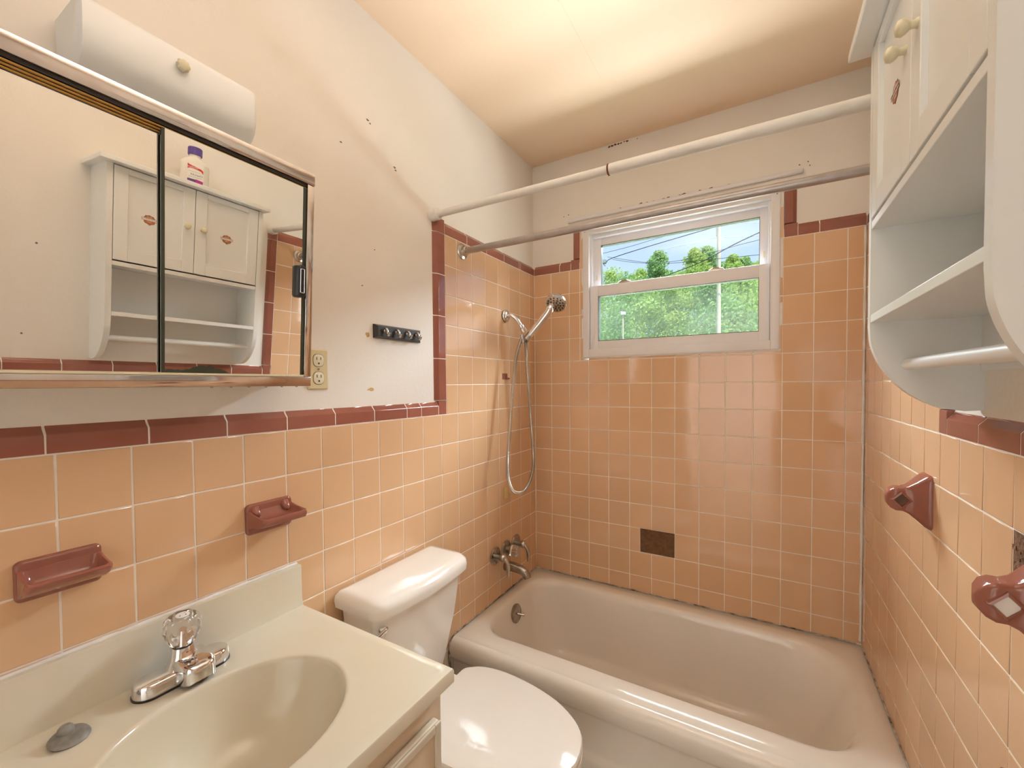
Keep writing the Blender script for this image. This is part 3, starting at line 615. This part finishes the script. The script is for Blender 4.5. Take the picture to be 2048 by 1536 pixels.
G().lathe((.083, -1.768, ZV), tl, [(.020, .001), (.024, .002), (.025, .004), (.022, .008), (.012, .011)], 28).out('disc', 'rubber', t, smooth=45)
G().lathe((.078, -1.770, ZV+.009), (-.15, -.05, 1), [(.010, 0), (.0105, .004), (.009, .010), (.006, .013)], 20).out('stub', 'rubber', t, smooth=45)

# ------------------------------------------------------------------ toilet
t = root('toilet', (.33, -1.035, 0), 'white porcelain toilet with the lid down between vanity and tub', 'toilet')
YT = -1.033
def tk(x0, x1, hw, z, bow=.0, r=.03):
    out = []
    for p in rrect(x0, x1, YT-hw, YT+hw, [.012, r, r, .012], z, 8, 8):
        q = p.copy(); f = max(0, (p.x-x0)/(x1-x0)); q.x += bow*f*(1-((p.y-YT)/hw)**2); out.append(q)
    return out
G().loft([tk(.012, .120, .120, .41, .012), tk(.012, .130, .135, .46, .014), tk(.012, .152, .168, .62, .016), tk(.012, .165, .182, .755, .018), tk(.014, .160, .178, .757, .018)]).out('tank', 'ceramic', t, smooth=45)
G().loft([tk(.008, .168, .190, .752, .020), tk(.005, .178, .200, .756, .022), tk(.005, .180, .203, .775, .023, .035), tk(.007, .177, .200, .789, .023, .035), tk(.014, .167, .191, .798, .021, .035), tk(.028, .148, .172, .8015, .018, .03), tk(.06, .11, .12, .8025, .01, .02)]).out('tank_lid', 'ceramic', t, smooth=50)
fh = G().lathe((.150, YT-.158, .715), (1, 0, 0), [(.012, 0), (.013, .006), (.011, .014), (.006, .018)], 18).out('flush_lever', 'chrome', t, smooth=45)
G().tube([(.164, YT-.158, .715), (.168, YT-.180, .713), (.168, YT-.215, .709)], [.006, .0055, .007], 10).out('lever_arm', 'chrome', fh, smooth=50)
EG = [(.205, .118), (.215, .136), (.26, .165), (.338, .177), (.438, .169), (.526, .147), (.588, .114), (.624, .081), (.640, .049), (.648, .016)]
def egg(sc, z, x0=.205, cx=.42, dx=0):
    pts = [(x, h) for x, h in EG]; L = spline([(x, h, 0) for x, h in pts], 3)
    up = [Vector((cx+(p.x-cx)*sc+dx, YT+p.y*sc, z)) for p in L]; dn = [Vector((p.x, 2*YT-p.y, p.z)) for p in reversed(up)]
    return up+dn
G().loft([egg(.985, .440), egg(1.0, .443), egg(1.0, .453), egg(.985, .4585), egg(.93, .461), egg(.5, .4625)]).out('seat_lid', 'ceramic', t, smooth=40)
G().loft([egg(.975, .418), egg(1.0, .421), egg(1.0, .434), egg(.98, .4385)]).out('seat_ring', 'ceramic', t, smooth=40)
G().loft([egg(.97, .417), egg(.99, .405), egg(.97, .375), egg(.88, .32, dx=-.02), egg(.74, .24, dx=-.05), egg(.62, .15, dx=-.07), egg(.60, .05, dx=-.07), egg(.64, .0, dx=-.06)]).out('bowl', 'ceramic', t, smooth=50)
G().loft([rrect(.03, .26, YT-.10, YT+.10, .03, .30), rrect(.02, .26, YT-.125, YT+.125, .03, .39), rrect(.02, .26, YT-.125, YT+.125, .03, .414)]).out('tank_shelf', 'ceramic', t, smooth=45)
for s in (-1, 1): G().loft([rrect(.190, .215, YT+s*.075-.018, YT+s*.075+.018, .006, .414), rrect(.190, .215, YT+s*.075-.018, YT+s*.075+.018, .006, .452), rrect(.194, .211, YT+s*.075-.014, YT+s*.075+.014, .005, .457)]).out('hinge', 'ceramic', t, smooth=45)

# ------------------------------------------------------------------ medicine cabinet, leaning out at the top
TA = .0664; MB = Vector((.1077, -1.60, 1.3687))
t = root('medicine_cabinet', MB, 'mirrored sliding-door medicine cabinet with a metal frame over the sink', 'medicine cabinet', rot=(0, TA, 0))
MY0, MY1, MH = -.36, .2405, .483
def loc(name, g, m, **k): return ob(name, g.V, g.F, m, t, local=True, **k)
loc('body', G().box(-.116, -.014, MY0+.002, MY1-.002, .004, MH-.004), 'rodwhite')
loc('bottom_rail', G().box(-.02, .006, MY0, MY1, 0, .0215, .0015), 'railc', smooth=35)
loc('top_rail', G().box(-.02, .007, MY0, MY1, MH-.027, MH, .0015), 'railc', smooth=35)
loc('side_rail', G().box(-.02, .005, MY1-.0165, MY1, .0216, MH-.0271, .001), 'railc', smooth=35)
loc('side_rail', G().box(-.02, .005, MY0, MY0+.0165, .0216, MH-.0271, .001), 'railc', smooth=35)
loc('bottom_track', G().box(-.013, .0045, MY0+.017, MY1-.017, .0216, .0260, .0008), 'ivory2')
loc('top_groove', G().box(-.013, .0015, MY0+.017, MY1-.017, MH-.033, MH-.0272), 'dark')
for i in range(3): loc('top_track', G().tube([(-.002-.0028*i, MY0+.017, MH-.0355-.0040*i), (-.002-.0028*i, MY1-.017, MH-.0355-.0040*i)], .0021, 8), 'brass', smooth=60)
YD = -.0405
md = loc('mirror_door', G().box(-.0130, -.0085, MY0+.018, YD+.02, .0262, MH-.047), 'mirror', label='left mirror door, set behind')
mr_ = loc('mirror_door', G().box(-.0050, 0., YD+.0015, MY1-.0235, .0262, MH-.036), 'mirror', label='right mirror door, in front')
loc('mirror_edge', G().box(-.0052, .0002, YD-.0035, YD+.0015, .0262, MH-.036), 'glassedge')
loc('mirror_edge', G().box(-.0052, .0006, MY1-.0238, MY1-.0170, .0262, MH-.036), 'glassedge')
rnd = random.Random(5); pt = [(YD+.002, .0263)]
for i in range(22):
    f = i/21; pt.append((YD+.002+f*.098, .0263+.004+.010*math.exp(-((f-.62)/.22)**2)*rnd.uniform(.7, 1.2)+rnd.uniform(0, .0025)))
pt.append((YD+.108, .0263))
loc('desilvered_patch', G().prism(pt, lambda y, z: Vector((-.0002, y, z)), lambda y, z: Vector((.0003, y, z))), 'glassedge', label='dark flaking patch along the lower mirror edge')
hz = .237
hl = loc('pull_handle', G().loft([[Vector((x, MY1-.031+p.x, hz+p.y)) for p in rrect(-.010+i, .010-i, -.036+i, .036-i, .006, 0, 5, 3)] for x, i in ((0., 0), (.009, 0), (.014, .003))]), 'black', smooth=50)
hg = G()
for a, b in ((0, 1), (1, 2), (2, 3), (3, 0)):
    q = [(-.0045, -.026), (.0045, -.026), (.0045, .026), (-.0045, .026)]; p0, p1 = q[a], q[b]
    hg.tube([(.0143, MY1-.031+p0[0], hz+p0[1]), (.0143, MY1-.031+p1[0], hz+p1[1])], .0008, 6)
loc('handle_inlay', hg, 'chrome')
for i in range(6): loc('rivet', G().lathe((-.010, .04+.035*i, .0), (0, 0, -1), [(.003, 0), (.0025, .002), (.001, .0025)], 8), 'worn')

# vanity light
t = root('vanity_light', (.04, -1.60, 1.88), 'white plastic box light with a cream knob above the medicine cabinet', 'light fixture')
lp = [(-D, 1.872), (.03, 1.874), (.070, 1.880), (.092, 1.890), (.103, 1.903), (.108, 1.920), (.110, 1.975), (.104, 1.985), (.09, 1.990), (-D, 1.994)]
G().loft([[Vector((-D+(x+D)*s, y, 1.935+(z-1.935)*s)) for x, z in lp] for y, s in ((-1.7335, .97), (-1.731, 1.0), (-1.474, 1.0), (-1.468, .985), (-1.465, .95))]).out('diffuser', 'diffuser', t, smooth=45)
G().lathe((.109, -1.600, 1.953), (1, 0, 0), [(.006, 0), (.009, .003), (.0105, .006), (.009, .011), (.004, .013)], 32, .08, 8).out('knob', 'knobcream', t, smooth=40)

# outlet
t = root('wall_outlet', (-D, -1.255, 1.36), 'ivory duplex outlet plate right beside the medicine cabinet', 'outlet')
OY0, OY1, OZ0, OZ1 = -1.2855, -1.2255, 1.359, 1.468
def orr(i, x): return [Vector((x, p.x, p.y)) for p in rrect(OY0+i, OY1-i, OZ0+i, OZ1-i, .003, 0, 4, 3)]
G().loft([orr(0, -D), orr(0, -D+.003), orr(.003, -D+.006)]).out('cover_plate', 'ivory', t, smooth=30)
oc = (OY0+OY1)/2
for zc in (1.4375, 1.3900):
    def rc(i, x): return [Vector((x, oc+p.x, zc+p.y)) for p in rrect(-.0155+i, .0155-i, -.0165+i, .0165-i, .0125, 0, 8, 3)]
    G().loft([rc(-.001, -D+.0058), rc(-.001, -D+.0064)]).out('receptacle_gap', 'emb_d', t)
    r = G().loft([rc(0, -D+.006), rc(0, -D+.0075), rc(.001, -D+.008)]).out('receptacle', 'ivory2', t, smooth=40)
    for dy in (-.006, .006): G().box(-D+.0078, -D+.0083, oc+dy-.001, oc+dy+.001, zc+.001, zc+.009).out('slot', 'dark', r)
    G().lathe((-D+.0078, oc, zc-.008), (1, 0, 0), [(.0024, 0), (.0024, .0005)], 12).out('ground_hole', 'dark', r)
G().lathe((-D+.006, oc, 1.4138), (1, 0, 0), [(.003, 0), (.0025, .0012)], 12).out('screw', 'worn', t)
# hook rail
t = root('hook_rail', (-.004, -.962, 1.515), 'black wooden rail with four small nickel hooks on the cream wall', 'hook rail')
HY0, HY1, HZ0, HZ1 = -1.0625, -.858, 1.5165, 1.5595
def hr(i, x): return [Vector((x, y, z)) for y, z in ((HY0+i*1.6, HZ0+i), (HY1-i*1.6, HZ0+i), (HY1-i*1.6, HZ1-i), (HY0+i*1.6, HZ1-i))]
G().loft([hr(0, -D), hr(0, -.006), hr(.0055, .002)]).out('board', 'blackwood', t)
for y in (-1.026, -.977, -.929, -.885):
    h = G().lathe((.002, y, 1.540), (1, 0, 0), [(.006, 0), (.0065, .002), (.004, .004)], 14).out('hook', 'satin', t, smooth=40)
    P = spline([(.003, y, 1.546), (.010, y, 1.545), (.013, y, 1.537), (.014, y, 1.529), (.019, y, 1.527), (.022, y, 1.534)], 5)
    G().tube(P, [.0042]*(len(P)-3)+[.0042, .0048, .0052], 10).out('hook_prong', 'satin', h, smooth=60)
for y in (-1.043, -.866): G().lathe((.002, y, 1.541), (1, 0, 0), [(.0025, 0), (.0025, .0006)], 10).out('screw_hole', 'dark', t)

# ------------------------------------------------------------------ white wall cabinet on the right
t = root('wall_cabinet', (W-.06, -1.18, 1.31), 'white wall cabinet with two doors, open shelves and towel dowel', 'cabinet')
FXc, YN, YFa, TH = 1.205, -1.413, -.895, .017
CT = 2.007; BX = W+D
side = [(BX, 1.316), (1.338, 1.314)]
c0 = spline([(1.338, 1.314, 0), (1.300, 1.322, 0), (1.258, 1.350, 0), (1.226, 1.392, 0), (1.209, 1.435, 0), (FXc, 1.475, 0)], 8)
side += [(p.x, p.y) for p in c0[1:]]+[(FXc, CT), (BX, CT)]
for y in (YN, YFa-TH):
    g = G(); n = len(side); V = [Vector((x, y, z)) for x, z in side]+[Vector((x, y+TH, z)) for x, z in side]
    g.add(V, [tuple(range(n)), tuple(range(n, 2*n))]+[(i, (i+1) % n, n+(i+1) % n, n+i) for i in range(n)]); g.out('side_panel', 'white', t, smooth=35)
yi0, yi1 = YN+TH, YFa-TH
G().box(1.171, BX, YN-.026, YFa+.014, CT, CT+.016, .002).out('top_board', 'white', t)
G().box(FXc+.001, BX-.006, yi0, yi1, 1.661, 1.676, .001).out('cabinet_floor', 'white', t)
G().box(FXc+.001, BX-.006, yi0, yi1, 1.482, 1.497, .001).out('shelf', 'white', t)
G().box(BX-.005, BX, yi0, yi1, 1.386, CT).out('back_panel', 'white', t)
G().lathe((1.262, yi0-.001, 1.400), (0, 1, 0), [(.0105, 0), (.0105, yi1-yi0+.002)], 20).out('towel_dowel', 'white', t, smooth=40)
YM = (yi0+yi1)/2; DZ0, DZ1 = 1.681, 2.004
for di, (y0, y1, ky) in enumerate(((yi0+.002, YM-.001, YM-.030), (YM+.001, yi1-.002, YM+.025))):
    d = root('door', (FXc+.008, (y0+y1)/2, DZ0)); d.parent = t; d.location = Vector(d.location)-WO[t.name]
    RW, RT = .040, .034
    for n_, a, b, c, e in (('stile', y0, y0+RW, DZ0, DZ1), ('stile', y1-RW, y1, DZ0, DZ1), ('rail', y0+RW, y1-RW, DZ1-.020, DZ1), ('rail', y0+RW, y1-RW, DZ0, DZ0+RT+.008)):
        G().box(FXc, FXc+.016, a, b, c, e, .0012).out(n_, 'white', d)
    G().box(FXc+.0085, FXc+.0145, y0+RW-.004, y1-RW+.004, DZ0+RT, DZ1-.016).out('door_panel', 'white', d)
    G().lathe((FXc, ky, 1.856), (-1, 0, 0), [(.007, 0), (.0055, .003), (.005, .008), (.009, .012), (.0112, .017), (.0095, .022), (.004, .0245)], 24).out('knob', 'knobcream', d, smooth=50)
    # emblem sticker: shield crossed by a lettered bar
    ey, ez, x = (-1.290 if di == 0 else -1.034), 1.849, FXc+.0083
    def fl(P, xo, th=.0003):
        n = len(P); V = [Vector((x-xo-th*k, ey+a, ez+b)) for k in (0, 1) for a, b in P]+[Vector((x-xo-th, ey, ez))]
        return G().add(V, [(i, (i+1) % n, n+(i+1) % n, n+i) for i in range(n)]+[(n+i, n+(i+1) % n, 2*n) for i in range(n)])
    sh = [(-.0150, .0070), (-.0125, .0085), (-.0115, .0125), (-.0050, .0130), (0, .0155), (.0050, .0130), (.0115, .0125), (.0125, .0085), (.0150, .0070), (.0155, 0), (.0150, -.0085), (.0120, -.0130), (.0055, -.0150), (0, -.0190), (-.0055, -.0150), (-.0120, -.0130), (-.0150, -.0085), (-.0155, 0)]
    fl([(a*1.10, b*1.08) for a, b in sh], 0).out('emblem_outline', 'emb_d', d); fl(sh, .0003).out('emblem_shield', 'emb_o', d)
    bar = lambda s, k: [(-.0235*s, -.0050*k), (.0235*s, -.0050*k), (.0235*s, .0050*k), (-.0235*s, .0050*k)]
    fl(bar(1, 1), .0006).out('emblem_bar', 'emb_o', d); fl(bar(.95, .72), .0009).out('emblem_band', 'labelw', d)
    text_mesh('HARLEY-DAVIDSON', .0052, 'emb_d', d, (x-.0013, ey, ez), (0, -1, 0), (0, 0, 1), 'emblem_lettering', 1.0)
    text_mesh('MOTOR', .0042, 'labelw', d, (x-.0007, ey, ez+.0080), (0, -1, 0), (0, 0, 1), 'emblem_lettering'); text_mesh('CYCLES', .0038, 'labelw', d, (x-.0007, ey, ez-.0085), (0, -1, 0), (0, 0, 1), 'emblem_lettering')
# bottle on the cabinet
BZ = CT+.016; BC = Vector((1.255, -1.142, BZ)); t = root('bottle', BC, 'white plastic bottle with purple cap on top of the wall cabinet', 'bottle')
ca, sa = math.cos(.30), math.sin(.30)
def bt(V): return [BC+Vector((v.x*ca-v.y*sa, v.x*sa+v.y*ca, v.z)) for v in V]
def br_(hx, hy, z, r): return bt(rrect(-hx, hx, -hy, hy, r, z, 8, 4))
G().loft([br_(.030, .044, 0, .022), br_(.033, .047, .003, .024), br_(.033, .047, .080, .024), br_(.032, .045, .090, .024), br_(.027, .034, .102, .022), br_(.020, .021, .110, .019), br_(.019, .019, .113, .0185), br_(.019, .019, .128, .0185)]).out('body', 'bottle', t, smooth=50)
cpz = [(.0225, .122), (.0235, .124), (.0235, .148), (.022, .151), (.012, .152)]
G().loft([[BC+Vector((math.cos(2*PI*k/64)*r*(1+(.012 if k % 2 else -.012)), math.sin(2*PI*k/64)*r*(1+(.012 if k % 2 else -.012)), z)) for k in range(64)] for r, z in cpz]).out('cap', 'purple', t, smooth=20)
def lab(pts, off, th=.0003): return G().loft([bt([Vector((-.0331-off, a, b)) for a, b in pts]), bt([Vector((-.0331-off-th, a, b)) for a, b in pts])])
la = lab([(-.026, .004), (.026, .004), (.026, .082), (-.026, .082)], 0).out('label', 'labelw', t)
lab([(-.025, .060)]+[(-.025+.05*k/8, .060+.010*(1-((k-2)/7)**2)-.006) for k in range(1, 8)]+[(.025, .050), (.025, .062)]+[(.025-.05*k/8, .066+.012*k/8) for k in range(1, 8)]+[(-.025, .080)], .0004).out('label_banner', 'labelr', la)
lab([(-.025, .005), (.002, .005), (.002, .024), (-.025, .024)], .0004).out('label_band', 'labelv', la); lab([(.002, .005), (.025, .005), (.025, .022), (.002, .026)], .0004).out('label_band', 'labelm', la)
xd = Vector((-.0338, 0, 0))
def btx(s, sz, m, y, z): text_mesh(s, sz, m, la, bt([Vector((-.0339, y, z))])[0], (bt([Vector((0, -1, 0))])[0]-BC), (0, 0, 1), 'label_lettering')
btx('GoodSense', .0085, 'labelw', -.010, .0685); btx('ClearLAX', .0098, 'ink', .004, .041)
for z in (.052, .033, .030): lab([(-.022, z), (.022, z), (.022, z+.0007), (-.022, z+.0007)], .0004).out('label_line', 'galv', la)

# ------------------------------------------------------------------ outdoors
def ray(u, v):
    return RX*((u-1024)/FPX) + UX*(-(v-768-CYPX)/FPX) + FX
def at(u, v, y):
    d = ray(u, v); return CAM + d*((y-CAM.y)/d.y)
ZG = -.55
tag(G().box(-70, 60, .6, 90, ZG-.3, ZG).out('lawn', 'grass', kind='structure'), 'green lawn outside the window')
def tube_obj(name, P, r, m, label, cat, group=None): return tag(G().tube(P, r, 6).out(name, m, smooth=60), label, cat, group)
pt_ = at(1441, 430, 27); pb = at(1437, 680, 27)
t = root('utility_pole', (pb.x, 27, ZG), 'tall pale utility pole in front of the trees outside', 'utility pole')
G().lathe((pb.x, 27, ZG), (0, 0, 1), [(.15, 0), (.13, 6), (.10, 12.2)], 14).out('pole_shaft', 'poly', t, smooth=50)
G().box(pb.x-.16, pb.x-.07, 26.9, 27.1, 10.4, 11.4).out('pole_bracket', 'galv', t)
wires = [('wire', [(1212, 525), (1225, 516), (1300, 492), (1436, 452), (1530, 424)], 25, .024, 'thick dark cable rising to the right above the trees'),
         ('wire', [(1205, 507), (1260, 493), (1330, 472), (1440, 440)], 25.5, .014, 'thin dark cable uppermost at the left of the window'),
         ('wire', [(1330, 552), (1400, 525), (1470, 488), (1525, 462)], 22, .022, 'dark cable climbing steeply at the right of the window'),
         ('wire', [(1215, 514), (1262, 521), (1300, 525), (1360, 521), (1440, 501), (1470, 492), (1525, 478)], 26, .014, 'sagging dark cable just below the thick one'),
         ('wire', [(1225, 519), (1270, 525), (1330, 527), (1400, 521), (1460, 515), (1525, 509)], 26.4, .014, 'lowest sagging dark cable across the treetops'),
         ('wire', [(1320, 500), (1380, 487), (1440, 475), (1525, 472)], 29, .018, 'pale cable meeting the pole halfway up'),
         ('wire', [(1444, 452), (1480, 447), (1525, 444)], 29, .018, 'pale cable at the upper right of the window')]
for n_, P, y, r, l in wires: tube_obj('cable', spline([at(u, v, y) for u, v in P], 8), r, 'wirel' if l.startswith('pale') else 'wire', l, 'cable', 'overhead cables outside')
c = at(1208, 523, 25); t = root('cable_splice_box', (c.x, 25, c.z-.2), 'grey splice box hanging on the cables at the window edge', 'cable box')
G().box(c.x-.35, c.x+.13, 24.85, 25.15, c.z-.14, c.z+.12, .03).out('casing', 'galv', t); G().tube([(c.x-.02, 25, c.z-.14), (c.x+.02, 25, c.z-.26), (c.x+.1, 25, c.z-.30)], .02, 6).out('drop_loop', 'wire', t)
c = at(1246, 628, 24); t = root('flood_lamp', (c.x, 24, ZG), 'slim pale lamp post with a floodlight among the trees', 'lamp')
G().lathe((c.x, 24, ZG), (0, 0, 1), [(.05, 0), (.04, c.z-ZG)], 10).out('post', 'poly', t); G().box(c.x-.10, c.x+.16, 23.85, 24.1, c.z-.06, c.z+.12, .02).out('lamp_head', 'labelw', t); G().box(c.x-.16, c.x-.06, 23.9, 24.1, c.z+.06, c.z+.18, .02).out('sensor', 'galv', t)
def tree(x, y, top, rad, m, label, n=2600, seed=0, low=2.0, slim=1.):
    rnd = random.Random(seed); t = root('tree', (x, y, ZG), label, 'tree', 'trees outside the window')
    G().tube([(x, y, ZG), (x+.1, y, ZG+(top-ZG)*.25), (x, y, ZG+(top-ZG)*.45)], [.20, .12, .03], 8).out('trunk', 'bark', t, smooth=50)
    cl = []
    for i in range(34):
        f = ((i+rnd.uniform(0, 1))/34)**.85; zc = low+(top-low-.3)*f
        a = rnd.uniform(0, 2*PI); R0 = rad*min(1, (1-f)*2.0)**.7*slim; rr = R0*math.sqrt(rnd.uniform(.05, 1))*.85
        cl.append((x+rr*math.cos(a), y+rr*math.sin(a)*.8, zc, rad*rnd.uniform(.32, .55)*(1.1-.5*f)))
    cl.append((x, y, top-.35, .28*slim+.08))
    V = []; F = []
    for i in range(n):
        cx, cy, cz, r = cl[i % len(cl)]
        d = Vector((rnd.gauss(0, 1), rnd.gauss(0, 1), rnd.gauss(0, 1))).normalized()*r*rnd.uniform(.35, 1.12)
        p = Vector((cx, cy, cz))+Vector((d.x, d.y, d.z*.8)); s = rnd.uniform(.06, .15)
        q = Vector((rnd.gauss(0, 1), rnd.gauss(0, 1), rnd.gauss(0, 1))).normalized(); u = q.orthogonal().normalized(); v = q.cross(u)
        b = len(V); V += [p-u*s, p+v*s*.6, p+u*s, p-v*s*.6]; F.append((b, b+1, b+2, b+3))
    ob('foliage', V, F, m, t)
TR = [(1222, 541, 36, 2.9, 'leaf1', 'rounded yellow-green tree at the left window edge'), (1285, 541, 37, 2.8, 'leaf1', 'low rounded tree left of the pointed one'),
      (1317, 500, 33, 1.35, 'leaf2', 'pointed dark green tree standing above its neighbours'), (1356, 546, 38, 2.6, 'leaf1', 'low tree right of the pointed one'),
      (1388, 496, 36, 1.6, 'leaf1', 'tall twin-topped tree left of the pole'), (1412, 492, 37, 1.5, 'leaf2', 'tall bluish tree just left of the pole'),
      (1466, 507, 36, 1.3, 'leaf1', 'slim yellow-green tree just right of the pole'), (1489, 512, 37, 1.2, 'leaf2', 'slim bluish tree right of the pole'), (1520, 524, 36, 2.2, 'leaf1', 'tree at the right window edge'),
      (1250, 553, 31, 2.8, 'leaf2', 'bushy tree behind the flood lamp'), (1335, 556, 30, 2.9, 'leaf1', 'bushy tree low at mid window'), (1430, 548, 30, 2.8, 'leaf2', 'bushy tree behind the pole base'), (1490, 552, 31, 2.8, 'leaf1', 'bushy tree low at the right of the window')]
for i, (u, v, y, r, m, l) in enumerate(TR):
    p = at(u, v, y); tree(p.x, y, p.z, r*1.15, m, l, n=7500, seed=100+i, low=max(.6, p.z-(5.0 if r < 1.7 else 7.5)))
for i, (u, y) in enumerate(((1190, 42), (1270, 43), (1350, 42), (1420, 43), (1500, 42), (1560, 41))):
    p = at(u, 575, y); tree(p.x, y, p.z, 3.4, 'leaf2', ['backmost tree at the far left gap', 'backmost tree behind the flood lamp', 'backmost tree behind the mid bushes', 'backmost tree behind the twin-topped tree', 'backmost tree right of the pole', 'backmost tree beyond the right window edge'][i], n=6500, seed=200+i, low=.4)
rnd = random.Random(77); V = []; F = []          # the wood goes on to both sides of what the window shows
for i in range(16000):
    k = i % 60; r2 = random.Random(900+k)
    cx = r2.uniform(4, 24) if k % 2 else r2.uniform(-42, -15); cy = r2.uniform(38, 46); cz = r2.uniform(0, 7.5+2*math.sin(cx)); r = r2.uniform(1.3, 2.2)
    d = Vector((rnd.gauss(0, 1), rnd.gauss(0, 1), rnd.gauss(0, 1))).normalized()*r*rnd.uniform(.4, 1.1); p = Vector((cx, cy, cz))+d; s_ = rnd.uniform(.12, .26)
    q = Vector((rnd.gauss(0, 1), rnd.gauss(0, 1), rnd.gauss(0, 1))).normalized(); u = q.orthogonal().normalized(); v = q.cross(u)
    b = len(V); V += [p-u*s_, p+v*s_*.6, p+u*s_, p-v*s_*.6]; F.append((b, b+1, b+2, b+3))
tag(ob('woodland', V, F, 'leaf1'), 'distant green woodland either side of the window view', 'woodland', kind='stuff')
